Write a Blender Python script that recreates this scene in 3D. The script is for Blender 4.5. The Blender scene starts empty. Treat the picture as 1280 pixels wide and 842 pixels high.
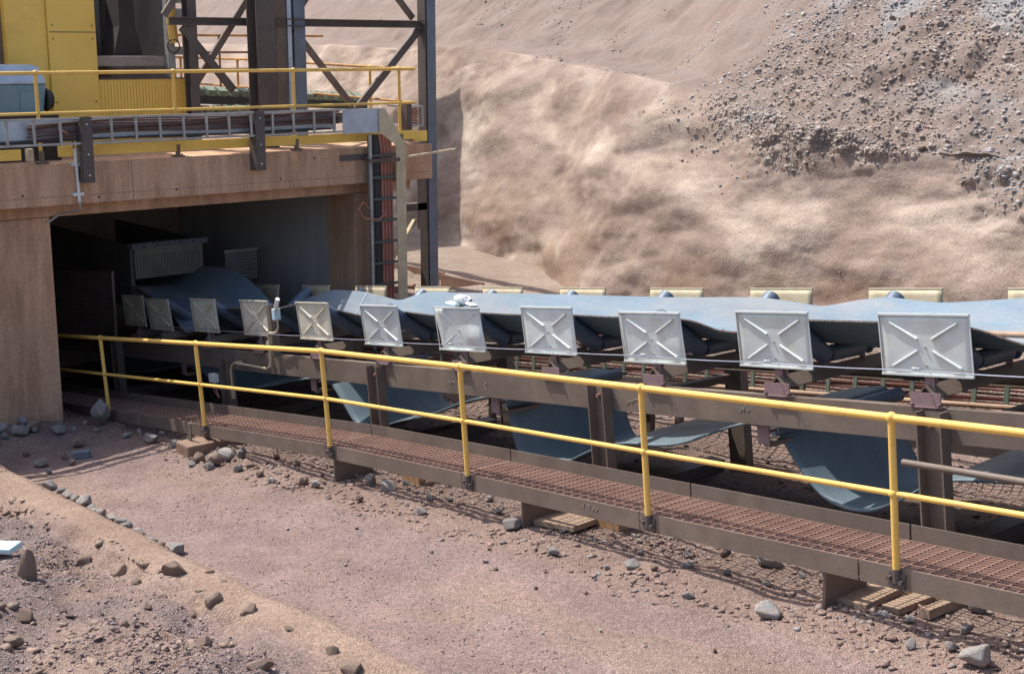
import bpy, bmesh, math, random
import numpy as np
from mathutils import Vector, Matrix, Euler

scene = bpy.context.scene
col = scene.collection
rnd = random.Random(7)
rng = np.random.default_rng(11)
rad = math.radians

# ------------------------------------------------------------------ camera, sky, sun, exposure
cam_data = bpy.data.cameras.new('camera')
cam = bpy.data.objects.new('camera', cam_data)
col.objects.link(cam)
cam.location = (0, 0, 0)
cam.rotation_euler = (rad(90 - 11.925), 0, rad(90 - 39.65))
cam_data.sensor_width = 36.0
cam_data.lens = 1700 / 1280 * 36.0
cam_data.clip_start = 0.1
cam_data.clip_end = 1500
scene.camera = cam

SUN = Vector((-0.586, -0.20, 1.0)).normalized()        # towards the sun
world = bpy.data.worlds.new('World')
scene.world = world
world.use_nodes = True
wn = world.node_tree
sky = wn.nodes.new('ShaderNodeTexSky')
sky.sky_type = 'NISHITA'
sky.sun_disc = False
sky.sun_elevation = math.asin(SUN.z)
sky.sun_rotation = math.atan2(SUN.x, SUN.y)
sky.dust_density = 3.0
wn.links.new(sky.outputs['Color'], wn.nodes['Background'].inputs['Color'])
wn.nodes['Background'].inputs['Strength'].default_value = 0.135

sun_data = bpy.data.lights.new('sun', 'SUN')
sun_data.energy = 3.45
sun_data.angle = rad(0.5)
sun_data.color = (1.0, 0.95, 0.87)
sun = bpy.data.objects.new('sun', sun_data)
col.objects.link(sun)
sun.rotation_euler = SUN.to_track_quat('Z', 'Y').to_euler()

scene.view_settings.view_transform = 'Standard'
scene.view_settings.look = 'None'
scene.view_settings.exposure = 0.75
scene.view_settings.gamma = 1.0
scene.view_settings.use_curve_mapping = False

# ------------------------------------------------------------------ noise
_perm = np.random.default_rng(3).permutation(4096)
_perm = np.concatenate([_perm, _perm])
_val = np.random.default_rng(4).random(4096) * 2 - 1

def vnoise(x, y, z=0.0):
    x, y, z = np.broadcast_arrays(np.asarray(x, float), np.asarray(y, float), np.asarray(z, float))
    xi, yi, zi = np.floor(x).astype(int), np.floor(y).astype(int), np.floor(z).astype(int)
    fx, fy, fz = x - xi, y - yi, z - zi
    fx, fy, fz = [t * t * t * (t * (t * 6 - 15) + 10) for t in (fx, fy, fz)]
    out = 0
    for dx in (0, 1):
        for dy in (0, 1):
            for dz in (0, 1):
                h = _val[_perm[(_perm[(_perm[(xi + dx) & 4095] + yi + dy) & 4095] + zi + dz) & 4095]]
                out = out + h * (fx if dx else 1 - fx) * (fy if dy else 1 - fy) * (fz if dz else 1 - fz)
    return out

def fbm(x, y, z=0.0, octv=4, gain=0.5):
    s, a, f = 0, 1.0, 1.0
    for i in range(octv):
        s = s + a * vnoise(x * f + 17.3 * i, y * f + 5.1 * i, np.asarray(z) * f + 9.7 * i)
        a *= gain; f *= 2.03
    return s

def sstep(a, b, x):
    t = np.clip((x - a) / (b - a), 0, 1)
    return t * t * (3 - 2 * t)

# ------------------------------------------------------------------ materials
M = {}
def mat(name, c1, c2=None, rough=0.7, metal=0.0, scale=2.5, bump=0.15, bscale=60.0, speckle=0.2,
        streak=None, attr=False, spec=0.4, c3=None, c3scale=0.6, c3amt=0.5, c3edge=(0.5, 0.65), pebble=0, bdist=0.02, objrand=0.0, c3streak=None):
    m = bpy.data.materials.new(name)
    m.use_nodes = True
    nt = m.node_tree; N = nt.nodes; L = nt.links
    bs = N['Principled BSDF']
    bs.inputs['Roughness'].default_value = rough
    bs.inputs['Metallic'].default_value = metal
    bs.inputs['Specular IOR Level'].default_value = spec
    tc = N.new('ShaderNodeTexCoord')
    mp = N.new('ShaderNodeMapping')
    L.new(tc.outputs['Object'], mp.inputs['Vector'])
    if streak: mp.inputs['Scale'].default_value = streak
    n1 = N.new('ShaderNodeTexNoise'); n1.inputs['Scale'].default_value = scale; n1.inputs['Detail'].default_value = 8
    n1.inputs['Roughness'].default_value = 0.62
    L.new(mp.outputs['Vector'], n1.inputs['Vector'])
    r1 = N.new('ShaderNodeValToRGB')
    r1.color_ramp.elements[0].position = 0.36; r1.color_ramp.elements[1].position = 0.66
    L.new(n1.outputs['Fac'], r1.inputs['Fac'])
    mx = N.new('ShaderNodeMix'); mx.data_type = 'RGBA'
    L.new(r1.outputs['Color'], mx.inputs[0])
    if c2 is None: c2 = tuple(c * 0.8 for c in c1)
    if attr:
        at = N.new('ShaderNodeAttribute'); at.attribute_name = 'Col'
        ml = N.new('ShaderNodeMix'); ml.data_type = 'RGBA'; ml.blend_type = 'MULTIPLY'; ml.inputs[0].default_value = 1
        L.new(at.outputs['Color'], ml.inputs[6]); ml.inputs[7].default_value = (*c2, 1)
        L.new(at.outputs['Color'], mx.inputs[6]); L.new(ml.outputs[2], mx.inputs[7])
    else:
        mx.inputs[6].default_value = (*c1, 1); mx.inputs[7].default_value = (*c2, 1)
    cur = mx.outputs[2]
    if c3 is not None:
        n3 = N.new('ShaderNodeTexNoise'); n3.inputs['Scale'].default_value = c3scale; n3.inputs['Detail'].default_value = 10
        n3.inputs['Roughness'].default_value = 0.7
        if c3streak:
            mp3 = N.new('ShaderNodeMapping'); mp3.inputs['Scale'].default_value = c3streak
            L.new(tc.outputs['Object'], mp3.inputs['Vector']); L.new(mp3.outputs['Vector'], n3.inputs['Vector'])
        else: L.new(tc.outputs['Object'], n3.inputs['Vector'])
        r3 = N.new('ShaderNodeValToRGB')
        r3.color_ramp.elements[0].position = c3edge[0]; r3.color_ramp.elements[1].position = c3edge[1]
        r3.color_ramp.elements[1].color = (c3amt, c3amt, c3amt, 1)
        L.new(n3.outputs['Fac'], r3.inputs['Fac'])
        m3 = N.new('ShaderNodeMix'); m3.data_type = 'RGBA'
        L.new(r3.outputs['Color'], m3.inputs[0]); L.new(cur, m3.inputs[6]); m3.inputs[7].default_value = (*c3, 1)
        cur = m3.outputs[2]
    n2 = N.new('ShaderNodeTexNoise'); n2.inputs['Scale'].default_value = bscale; n2.inputs['Detail'].default_value = 6
    L.new(tc.outputs['Object'], n2.inputs['Vector'])
    if speckle > 0:
        mr = N.new('ShaderNodeMapRange')
        mr.inputs['From Min'].default_value = 0.25; mr.inputs['From Max'].default_value = 0.75
        mr.inputs['To Min'].default_value = 1 - speckle; mr.inputs['To Max'].default_value = 1 + speckle
        L.new(n2.outputs['Fac'], mr.inputs['Value'])
        ms = N.new('ShaderNodeMix'); ms.data_type = 'RGBA'; ms.blend_type = 'MULTIPLY'; ms.inputs[0].default_value = 1
        L.new(cur, ms.inputs[6]); L.new(mr.outputs['Result'], ms.inputs[7])
        cur = ms.outputs[2]
    if pebble:
        vo = N.new('ShaderNodeTexVoronoi'); vo.inputs['Scale'].default_value = pebble
        L.new(tc.outputs['Object'], vo.inputs['Vector'])
        sx = N.new('ShaderNodeSeparateColor'); L.new(vo.outputs['Color'], sx.inputs['Color'])
        mp2 = N.new('ShaderNodeMapRange'); mp2.inputs['To Min'].default_value = 0.72; mp2.inputs['To Max'].default_value = 1.28
        L.new(sx.outputs['Red'], mp2.inputs['Value'])
        mv = N.new('ShaderNodeMix'); mv.data_type = 'RGBA'; mv.blend_type = 'MULTIPLY'; mv.inputs[0].default_value = 1
        L.new(cur, mv.inputs[6]); L.new(mp2.outputs['Result'], mv.inputs[7])
        cur = mv.outputs[2]
    if objrand:
        oi = N.new('ShaderNodeObjectInfo'); mo = N.new('ShaderNodeMapRange')
        mo.inputs['To Min'].default_value = 1 - objrand; mo.inputs['To Max'].default_value = 1 + objrand
        L.new(oi.outputs['Random'], mo.inputs['Value'])
        mm = N.new('ShaderNodeMix'); mm.data_type = 'RGBA'; mm.blend_type = 'MULTIPLY'; mm.inputs[0].default_value = 1
        L.new(cur, mm.inputs[6]); L.new(mo.outputs['Result'], mm.inputs[7]); cur = mm.outputs[2]
    L.new(cur, bs.inputs['Base Color'])
    if bump > 0:
        bp = N.new('ShaderNodeBump'); bp.inputs['Strength'].default_value = bump; bp.inputs['Distance'].default_value = bdist
        if pebble:
            ad = N.new('ShaderNodeMath'); ad.operation = 'MULTIPLY_ADD'; ad.inputs[1].default_value = -0.9
            L.new(vo.outputs['Distance'], ad.inputs[0]); L.new(n2.outputs['Fac'], ad.inputs[2])
            L.new(ad.outputs[0], bp.inputs['Height'])
        else: L.new(n2.outputs['Fac'], bp.inputs['Height'])
        L.new(bp.outputs['Normal'], bs.inputs['Normal'])
    # roughness variation
    rr = N.new('ShaderNodeMapRange')
    rr.inputs['To Min'].default_value = max(0.05, rough - 0.12); rr.inputs['To Max'].default_value = min(1, rough + 0.12)
    L.new(n1.outputs['Fac'], rr.inputs['Value']); L.new(rr.outputs['Result'], bs.inputs['Roughness'])
    M[name] = m
    return m

mat('dirt', (1, 1, 1), (0.78, 0.76, 0.76), rough=0.95, scale=1.6, bump=0.8, bscale=22, speckle=0.22, attr=True, spec=0.1, pebble=95, bdist=0.02)
mat('hill', (1, 1, 1), (0.82, 0.78, 0.76), rough=0.95, scale=1.1, bump=0.5, bscale=26, speckle=0.18, attr=True, spec=0.1)
mat('concrete', (0.60, 0.385, 0.255), (0.44, 0.265, 0.17), rough=0.9, scale=2.6, streak=(1.2, 2.2, 0.28), bump=0.35, bscale=26,
    speckle=0.14, spec=0.2, c3=(0.20, 0.115, 0.075), c3scale=1.6, c3amt=0.65, c3streak=(0.8, 1.6, 0.45), c3edge=(0.48, 0.72))
mat('footing', (0.30, 0.21, 0.155), (0.22, 0.15, 0.11), rough=0.95, scale=5, bump=0.4, bscale=26, speckle=0.2, spec=0.1)
mat('concrete_grey', (0.60, 0.60, 0.59), (0.48, 0.48, 0.475), rough=0.9, scale=1.6, streak=(1, 1, 0.4), bump=0.2, spec=0.2)
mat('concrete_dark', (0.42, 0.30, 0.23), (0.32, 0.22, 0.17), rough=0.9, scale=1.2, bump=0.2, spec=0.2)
mat('brown_steel', (0.185, 0.145, 0.118), (0.145, 0.108, 0.085), rough=0.65, scale=3, bump=0.05, speckle=0.12,
    c3=(0.26, 0.20, 0.15), c3scale=1.4, c3amt=0.5)
mat('dark_steel', (0.115, 0.094, 0.086), (0.085, 0.068, 0.062), rough=0.6, scale=3, bump=0.05, speckle=0.12)
mat('blue_steel', (0.16, 0.20, 0.25), (0.12, 0.15, 0.19), rough=0.5, scale=3, bump=0.05, speckle=0.1)
mat('primer', (0.27, 0.185, 0.185), (0.21, 0.14, 0.14), rough=0.7, scale=5, bump=0.05, speckle=0.12)
mat('galv', (0.68, 0.73, 0.72), (0.59, 0.64, 0.64), rough=0.5, metal=0.2, scale=6, bump=0.04, bscale=90, speckle=0.06, spec=0.5,
    c3=(0.46, 0.37, 0.26), c3scale=2.3, c3amt=0.6, c3edge=(0.5, 0.75), objrand=0.10, c3streak=(1.2, 1, 0.6))
mat('galv_cream', (0.70, 0.67, 0.56), (0.60, 0.57, 0.46), rough=0.6, metal=0.1, scale=6, bump=0.04, bscale=90, speckle=0.06, spec=0.4,
    c3=(0.46, 0.36, 0.24), c3scale=2.3, c3amt=0.6, c3edge=(0.5, 0.75), objrand=0.10, c3streak=(1.2, 1, 0.6))
mat('galv_dusty', (0.60, 0.52, 0.36), (0.50, 0.42, 0.28), rough=0.7, metal=0.1, scale=5, bump=0.05, speckle=0.1)
mat('galv_blue', (0.48, 0.56, 0.66), (0.36, 0.44, 0.54), rough=0.4, metal=0.4, scale=5, bump=0.04, speckle=0.06, spec=0.5)  # blue of the reflected sky put into the base of cover plate and hood
mat('galv_ladder', (0.42, 0.43, 0.42), (0.32, 0.32, 0.30), rough=0.5, metal=0.4, scale=5, bump=0.04, speckle=0.06, spec=0.5)
mat('yellow', (0.81, 0.52, 0.13), (0.74, 0.45, 0.10), rough=0.58, scale=2.5, bump=0.04, speckle=0.08, spec=0.5,
    c3=(0.48, 0.32, 0.15), c3scale=5.0, c3amt=0.55, c3edge=(0.55, 0.68))
mat('yellow_panel', (0.88, 0.60, 0.14), (0.80, 0.53, 0.11), rough=0.55, scale=0.9, bump=0.06, speckle=0.08, spec=0.4,
    c3=(0.60, 0.33, 0.07), c3scale=1.5, c3amt=0.5, c3edge=(0.5, 0.75))
mat('rust_yellow', (0.52, 0.30, 0.09), (0.30, 0.15, 0.07), rough=0.7, scale=4, bump=0.08, speckle=0.15)
mat('rust', (0.27, 0.165, 0.12), (0.20, 0.12, 0.09), rough=0.85, scale=5, bump=0.2, speckle=0.2)
mat('rust_pipe', (0.42, 0.29, 0.20), (0.30, 0.19, 0.125), rough=0.75, scale=3, bump=0.1, speckle=0.15)
mat('grate', (0.335, 0.20, 0.152), (0.235, 0.135, 0.104), rough=0.85, scale=3, bump=0.1, speckle=0.15)
mat('belt_top', (0.175, 0.238, 0.295), (0.135, 0.190, 0.245), rough=0.7, scale=1.1, streak=(0.6, 3.0, 3.0), bump=0.05, bscale=30, speckle=0.08,
    spec=0.25, c3=(0.29, 0.26, 0.235), c3scale=1.3, c3amt=0.7, c3streak=(0.5, 1.6, 1.6), c3edge=(0.45, 0.7))
mat('belt_bottom', (0.125, 0.178, 0.21), (0.095, 0.14, 0.17), rough=0.5, scale=1.2, streak=(0.5, 3.0, 1.0), bump=0.04, bscale=30, speckle=0.08,
    spec=0.5, c3=(0.20, 0.205, 0.20), c3scale=1.2, c3amt=0.5, c3edge=(0.5, 0.75))
mat('slate', (0.17, 0.20, 0.235), (0.13, 0.155, 0.19), rough=0.8, scale=6, bump=0.2)
mat('belt_splice', (0.24, 0.30, 0.345), (0.20, 0.25, 0.29), rough=0.7, scale=3, bump=0.05)
mat('ledge', (0.34, 0.295, 0.25), (0.24, 0.21, 0.18), rough=0.9, scale=3, bump=0.2)
mat('curtain', (0.24, 0.235, 0.20), (0.18, 0.175, 0.15), rough=0.8, scale=3, bump=0.1)
mat('rubber', (0.035, 0.035, 0.04), (0.05, 0.05, 0.05), rough=0.7, scale=4, bump=0.05)
mat('roller', (0.125, 0.165, 0.22), (0.09, 0.12, 0.165), rough=0.5, metal=0.15, scale=6, bump=0.02, speckle=0.05, spec=0.5)
mat('cable_red', (0.46, 0.20, 0.15), (0.36, 0.15, 0.11), rough=0.6, scale=4, bump=0.02, speckle=0.1)
mat('cable_brown', (0.16, 0.095, 0.08), (0.11, 0.07, 0.06), rough=0.65, scale=4, bump=0.02, speckle=0.1)
mat('cable_black', (0.045, 0.045, 0.05), (0.07, 0.065, 0.06), rough=0.6, scale=4, bump=0.02)
mat('timber', (0.46, 0.28, 0.145), (0.36, 0.21, 0.11), rough=0.8, scale=6, streak=(1, 6, 6), bump=0.15, speckle=0.15)
mat('plywood', (0.36, 0.26, 0.185), (0.27, 0.19, 0.135), rough=0.85, scale=4, streak=(1, 5, 5), bump=0.15, speckle=0.15)
mat('rock_grey', (0.30, 0.30, 0.30), (0.19, 0.185, 0.185), rough=0.9, scale=6, bump=0.6, bscale=28, speckle=0.25,
    c3=(0.34, 0.24, 0.17), c3scale=4, c3amt=0.7, c3edge=(0.45, 0.65), spec=0.2, objrand=0.18)
mat('rock_brown', (0.27, 0.195, 0.155), (0.19, 0.135, 0.11), rough=0.95, scale=6, bump=0.6, bscale=28, speckle=0.25, spec=0.15, objrand=0.18)
mat('clod', (0.31, 0.235, 0.19), (0.23, 0.17, 0.135), rough=0.97, scale=7, bump=0.8, bscale=24, speckle=0.25, spec=0.1, objrand=0.18)
mat('rock_pale', (0.40, 0.38, 0.36), (0.30, 0.26, 0.23), rough=0.95, scale=5, bump=0.5, bscale=24, speckle=0.2, spec=0.15, objrand=0.18)
mat('gravel', (0.28, 0.20, 0.17), (0.19, 0.135, 0.115), rough=0.95, scale=7, bump=0.3, bscale=40, speckle=0.3, spec=0.15,
    c3=(0.28, 0.28, 0.285), c3scale=6, c3amt=0.8, c3edge=(0.56, 0.62))
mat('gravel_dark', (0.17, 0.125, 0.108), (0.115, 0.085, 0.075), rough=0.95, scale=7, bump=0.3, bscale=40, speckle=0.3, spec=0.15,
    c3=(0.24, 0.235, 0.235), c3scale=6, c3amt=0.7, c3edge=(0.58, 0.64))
mat('gravel_mauve', (0.27, 0.195, 0.185), (0.19, 0.135, 0.13), rough=0.95, scale=9, bump=0.3, bscale=40, speckle=0.3, spec=0.2,
    c3=(0.36, 0.33, 0.33), c3scale=8, c3amt=0.8, c3edge=(0.54, 0.62))
mat('rubble', (0.37, 0.31, 0.27), (0.28, 0.23, 0.20), rough=0.95, scale=1.2, bump=0.3, bscale=24, speckle=0.2, spec=0.15,
    c3=(0.33, 0.335, 0.345), c3scale=0.35, c3amt=0.8, c3edge=(0.45, 0.6))
mat('machine_blue', (0.16, 0.27, 0.33), (0.13, 0.22, 0.27), rough=0.4, scale=3, bump=0.03, speckle=0.06, spec=0.5)
mat('green_paint', (0.20, 0.25, 0.19), (0.15, 0.19, 0.145), rough=0.65, scale=3, bump=0.05, speckle=0.1)
mat('green_dark', (0.09, 0.11, 0.10), (0.07, 0.085, 0.08), rough=0.65, scale=3, bump=0.05, speckle=0.1)
mat('white', (0.82, 0.80, 0.77), (0.74, 0.70, 0.66), rough=0.8, scale=8, bump=0.1, speckle=0.05)
mat('pale_cyan', (0.50, 0.68, 0.72), (0.42, 0.60, 0.66), rough=0.7, scale=8, bump=0.05, speckle=0.05)
mat('chalk', (0.34, 0.31, 0.25), (0.22, 0.19, 0.15), rough=0.95, scale=40, bump=0, speckle=0.2)
mat('chalk_yellow', (0.26, 0.28, 0.15), (0.18, 0.21, 0.16), rough=0.95, scale=40, bump=0, speckle=0.2)
mat('soot', (0.055, 0.047, 0.043), (0.04, 0.034, 0.032), rough=0.85, scale=2, bump=0.1)
mat('bin_steel', (0.15, 0.16, 0.16), (0.10, 0.105, 0.105), rough=0.7, scale=1.2, streak=(1, 1, 0.3), bump=0.05)
mat('chute_steel', (0.20, 0.19, 0.165), (0.09, 0.085, 0.078), rough=0.75, scale=1.6, streak=(1, 1.6, 0.3), bump=0.1)
mat('wire', (0.42, 0.45, 0.55), (0.32, 0.34, 0.42), rough=0.4, metal=0.3, bump=0)
mat('mesh_steel', (0.13, 0.10, 0.09), (0.09, 0.07, 0.065), rough=0.8, bump=0)

# ------------------------------------------------------------------ mesh helpers
def V(*a): return Vector(a)

class MB:
    def __init__(self): self.v = []; self.f = []
    def add(self, vs, fs):
        o = len(self.v); self.v += [tuple(p) for p in vs]; self.f += [tuple(i + o for i in q) for q in fs]
        return self
    def box(self, c, s, ax=None):
        c = Vector(c); ax = ax or (V(1, 0, 0), V(0, 1, 0), V(0, 0, 1))
        a, b, d = [Vector(ax[i]).normalized() * (s[i] / 2) for i in range(3)]
        vs = [c + a * i + b * j + d * k for i in (-1, 1) for j in (-1, 1) for k in (-1, 1)]
        return self.add(vs, [(0, 1, 3, 2), (4, 6, 7, 5), (0, 4, 5, 1), (2, 3, 7, 6), (0, 2, 6, 4), (1, 5, 7, 3)])
    def bb(self, x0, x1, y0, y1, z0, z1):
        return self.box(((x0 + x1) / 2, (y0 + y1) / 2, (z0 + z1) / 2), (x1 - x0, y1 - y0, z1 - z0))
    def beam(self, p, q, w, h, up=(0, 0, 1)):
        p, q, up = Vector(p), Vector(q), Vector(up)
        d = q - p; L = d.length; d.normalize()
        s = up.cross(d)
        if s.length < 1e-5: s = V(1, 0, 0)
        s.normalize(); u = d.cross(s)
        return self.box((p + q) / 2, (L, w, h), (d, s, u))
    def tube(self, p, q, r, seg=10, r2=None, caps=True):
        p, q = Vector(p), Vector(q); r2 = r if r2 is None else r2
        d = (q - p).normalized(); s = d.orthogonal().normalized(); u = d.cross(s)
        vs = []
        for c, rr in ((p, r), (q, r2)):
            for i in range(seg):
                a = 2 * math.pi * i / seg
                vs.append(c + s * (math.cos(a) * rr) + u * (math.sin(a) * rr))
        fs = [(i, (i + 1) % seg, seg + (i + 1) % seg, seg + i) for i in range(seg)]
        if caps: fs += [tuple(reversed(range(seg))), tuple(range(seg, 2 * seg))]
        return self.add(vs, fs)
    def path(self, pts, r, seg=8):
        pts = [Vector(p) for p in pts]; vs = []; n = len(pts); s = None
        for k, p in enumerate(pts):
            d = (pts[min(k + 1, n - 1)] - pts[max(k - 1, 0)]).normalized()
            s = d.orthogonal().normalized() if s is None else (s - d * s.dot(d)).normalized()
            u = d.cross(s)
            for i in range(seg):
                a = 2 * math.pi * i / seg
                vs.append(p + s * (math.cos(a) * r) + u * (math.sin(a) * r))
        fs = [(k * seg + i, k * seg + (i + 1) % seg, (k + 1) * seg + (i + 1) % seg, (k + 1) * seg + i) for k in range(n - 1) for i in range(seg)]
        fs += [tuple(reversed(range(seg))), tuple(range((n - 1) * seg, n * seg))]
        return self.add(vs, fs)
    def sphere(self, c, r, seg=10, rings=6, sc=(1, 1, 1)):
        c = Vector(c); vs = []; fs = []
        for j in range(1, rings):
            t = math.pi * j / rings
            for i in range(seg):
                a = 2 * math.pi * i / seg
                vs.append(c + V(math.sin(t) * math.cos(a) * r * sc[0], math.sin(t) * math.sin(a) * r * sc[1], math.cos(t) * r * sc[2]))
        nT, nB = len(vs), len(vs) + 1
        vs += [c + V(0, 0, r * sc[2]), c - V(0, 0, r * sc[2])]
        for j in range(rings - 2):
            for i in range(seg):
                a, b = j * seg + i, j * seg + (i + 1) % seg
                fs.append((a, a + seg, b + seg, b))
        for i in range(seg):
            fs.append((nT, i, (i + 1) % seg)); l = (rings - 2) * seg
            fs.append((nB, l + (i + 1) % seg, l + i))
        return self.add(vs, fs)
    def prism(self, poly, vec):
        n = len(poly); vec = Vector(vec); poly = [Vector(p) for p in poly]
        return self.add(poly + [p + vec for p in poly],
                        [tuple(range(n)), tuple(reversed(range(n, 2 * n)))] + [(i, n + i, n + (i + 1) % n, (i + 1) % n) for i in range(n)])
    def build(self, name, m, parent=None, smooth=False, bevel=0.0, local=False, solid=None):
        vs = self.v
        if parent is not None and not local:
            mw = parent.matrix_basis.copy(); pp_ = parent.parent
            while pp_ is not None: mw = pp_.matrix_basis @ mw; pp_ = pp_.parent
            mi = mw.inverted(); vs = [tuple(mi @ Vector(p)) for p in vs]
        me = bpy.data.meshes.new(name)
        me.from_pydata(vs, [], self.f)
        bm = bmesh.new(); bm.from_mesh(me); bmesh.ops.recalc_face_normals(bm, faces=bm.faces); bm.to_mesh(me); bm.free()
        me.materials.append(M[m] if isinstance(m, str) else m)
        if smooth:
            me.shade_smooth(); me.set_sharp_from_angle(angle=rad(42))
        o = bpy.data.objects.new(name, me); col.objects.link(o)
        if parent is not None: o.parent = parent
        if bevel:
            b = o.modifiers.new('bevel', 'BEVEL'); b.width = bevel; b.segments = 2; b.limit_method = 'ANGLE'
        if solid:
            sd = o.modifiers.new('solid', 'SOLIDIFY'); sd.thickness = solid; sd.offset = -1
        return o

def tag(o, label, cat, group=None, kind=None):
    o['label'] = label; o['category'] = cat
    if group: o['group'] = group
    if kind: o['kind'] = kind
    return o
def structure(o): o['kind'] = 'structure'; return o
def thing(name, loc, label, cat, group=None, rot=(0, 0, 0)):
    o = bpy.data.objects.new(name, None); col.objects.link(o)
    o.location = loc; o.rotation_euler = rot; o.empty_display_size = 0.2
    o.matrix_basis = Matrix.Translation(Vector(loc)) @ Euler(rot).to_matrix().to_4x4()
    return tag(o, label, cat, group)
def copy_tree(o, parent=None):
    c = o.copy(); col.objects.link(c)
    if parent is not None: c.parent = parent
    for ch in list(o.children): copy_tree(ch, c)
    return c

def grid_mesh(name, P, m, colors=None, smooth=True):
    nu, nv, _ = P.shape
    idx = np.arange(nu * nv).reshape(nu, nv)
    f = np.stack([idx[:-1, :-1], idx[1:, :-1], idx[1:, 1:], idx[:-1, 1:]], -1).reshape(-1, 4)
    me = bpy.data.meshes.new(name)
    me.vertices.add(nu * nv); me.vertices.foreach_set('co', P.reshape(-1).astype(np.float32))
    me.loops.add(f.size); me.loops.foreach_set('vertex_index', f.reshape(-1).astype(np.int32))
    me.polygons.add(len(f)); me.polygons.foreach_set('loop_start', np.arange(0, f.size, 4, dtype=np.int32))
    me.polygons.foreach_set('loop_total', np.full(len(f), 4, dtype=np.int32))
    me.update(calc_edges=True)
    if smooth: me.shade_smooth()
    if colors is not None:
        ca = me.color_attributes.new('Col', 'FLOAT_COLOR', 'POINT')
        c4 = np.concatenate([colors.reshape(-1, 3), np.ones((nu * nv, 1))], 1)
        ca.data.foreach_set('color', c4.reshape(-1).astype(np.float32))
    me.materials.append(M[m])
    o = bpy.data.objects.new(name, me); col.objects.link(o)
    return o

# ------------------------------------------------------------------ levels of the site
def Gx(X): return -3.90 + 0.1025 * (np.clip(X, -27, 8) + 5.1)
DX = [-24, -21, -18.12, -15.18, -12.23, -9.8, -7.43, -5.1, -2.77, 0, 4]
DZ = [-5.82, -5.41, -5.01, -4.60, -4.19, -3.92, -3.67, -3.42, -3.17, -2.88, -2.45]
def deckz(X): return float(np.interp(X, DX, DZ))
def zl(X): return -2.235 + 0.1365 * (X + 5.85)
def zcv(X): return zl(X) + 0.0005 * (X + 5.85) ** 2
def slope(X): return 0.1365 + 0.001 * (X + 5.85)
def C(X, Y, n):                                  # point of the conveyor: station X, across Y, height n square to the belt line
    s = slope(X); k = 1 / math.sqrt(1 + s * s)
    return V(X - s * k * n, Y, zcv(X) + k * n)
def cax(X):
    s = slope(X)
    return (V(1, 0, s).normalized(), V(0, 1, 0), V(-s, 0, 1).normalized())
YC = 9.9                                          # conveyor centre line
def pad(X): return np.where(X < -17, -4.1, -4.1 + 0.10 * (np.clip(X, -17, 10) + 17))
def footY(X): return np.interp(X, [-60, -30, -22, -19.5, -16.7, -12, -5, 5, 30], [25, 19.2, 17.4, 16.7, 15.5, 14.7, 14.1, 13.9, 14.2])

# ------------------------------------------------------------------ ground
def axis(fine0, fine1, step, lo, hi, grow=1.35):
    a = list(np.arange(fine0, fine1, step))
    s = step; x = fine0; left = []
    while x > lo: s *= grow; x -= s; left.append(x)
    s = step; x = a[-1]; right = []
    while x < hi: s *= grow; x += s; right.append(x)
    return np.array(left[::-1] + a + right)
gx = axis(-22.5, -2.0, 0.065, -420, 420)
gy = axis(1.6, 16.0, 0.06, -420, 420)
X, Y = np.meshgrid(gx, gy, indexing='ij')
def ground_height(X, Y):
    g = Gx(X)
    yb = 4.57 + 0.048 * (-(np.clip(X, -40, 6) + 6.1)) + 0.03 * vnoise(X * 0.9, 3.3)
    d = yb - Y
    near = np.clip(1 - np.maximum(np.abs(X + 9) - 18, 0) / 20, 0, 1)
    z = g + 0.018 * fbm(X * 0.7, Y * 0.9, 0, 3) + 0.010 * fbm(X * 4, Y * 4, 2.0, 3)
    # wheel-worn hollow in the road
    z = z - 0.03 * np.exp(-((Y - 6.1) / 0.6) ** 2)
    # bank with a smooth sandy crest on the camera side
    h = 0.31 * sstep(-0.10, 0.06, d) + 0.05 * np.clip(d, 0, 0.45) + 0.12 * np.clip(d - 0.45, 0, 2.3) + 0.38 * np.clip(d - 2.75, 0, 2.5)
    de = d + 0.13 * fbm(X * 1.6, Y * 1.0, 44.0, 3)
    h = h - 0.13 * sstep(0.42, 0.55, de) + 0.05 * np.clip(d - 0.5, 0, 2)
    lump = sstep(0.4, 0.8, d)
    h = h + lump * (0.085 * fbm(X * 1.7, Y * 1.7, 5.0, 4) + 0.035 * np.abs(fbm(X * 5, Y * 5, 8.0, 3)) - 0.10 * np.clip(fbm(X * 3.0, Y * 3.0, 51.0, 3) - 0.05, 0, 1) * sstep(0.4, 0.6, d) * sstep(1.5, 0.9, d))
    h = h + 0.012 * sstep(0.0, .2, d) * fbm(X * 2.2, Y * 4, 4.0, 3)
    z = z + h
    # loose material spilled below the walkway
    strip = sstep(6.75, 7.15, Y) * sstep(12.4, 11.8, Y)
    z = z + strip * (0.02 + 0.022 * fbm(X * 2.5, Y * 2.5, 1.0, 4) + 0.010 * fbm(X * 9, Y * 9, 6.0, 2))
    z = z - 0.14 * sstep(8.2, 8.7, Y) * sstep(12.0, 11.6, Y)
    # heap of spilled ore against the portal column
    z = z + 0.28 * np.exp(-(((X + 18.6) / 1.2) ** 2 + ((Y - 6.1) / 1.0) ** 2))
    # far side of the trench
    ye = np.where(X < -18.8, 14.92, 13.2 + 0.15 * vnoise(X * 1.3, 9.1))
    wid = np.where(X < -18.8, 0.03, 0.25)
    pd = pad(X) + 0.02 * fbm(X * 1.5, Y * 1.5, 3, 3)
    mid = np.where(X < -17.8, -4.27 + 0.06 * fbm(X * 2.4, Y * 2.4, 7, 4), z)
    z = np.where(Y > 12.55, np.maximum(mid, z), z)
    t = np.clip((Y - ye) / wid, 0, 1)
    z = np.where(Y > 12.6, z * (1 - t) + pd * t, z)
    return z, d
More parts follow.
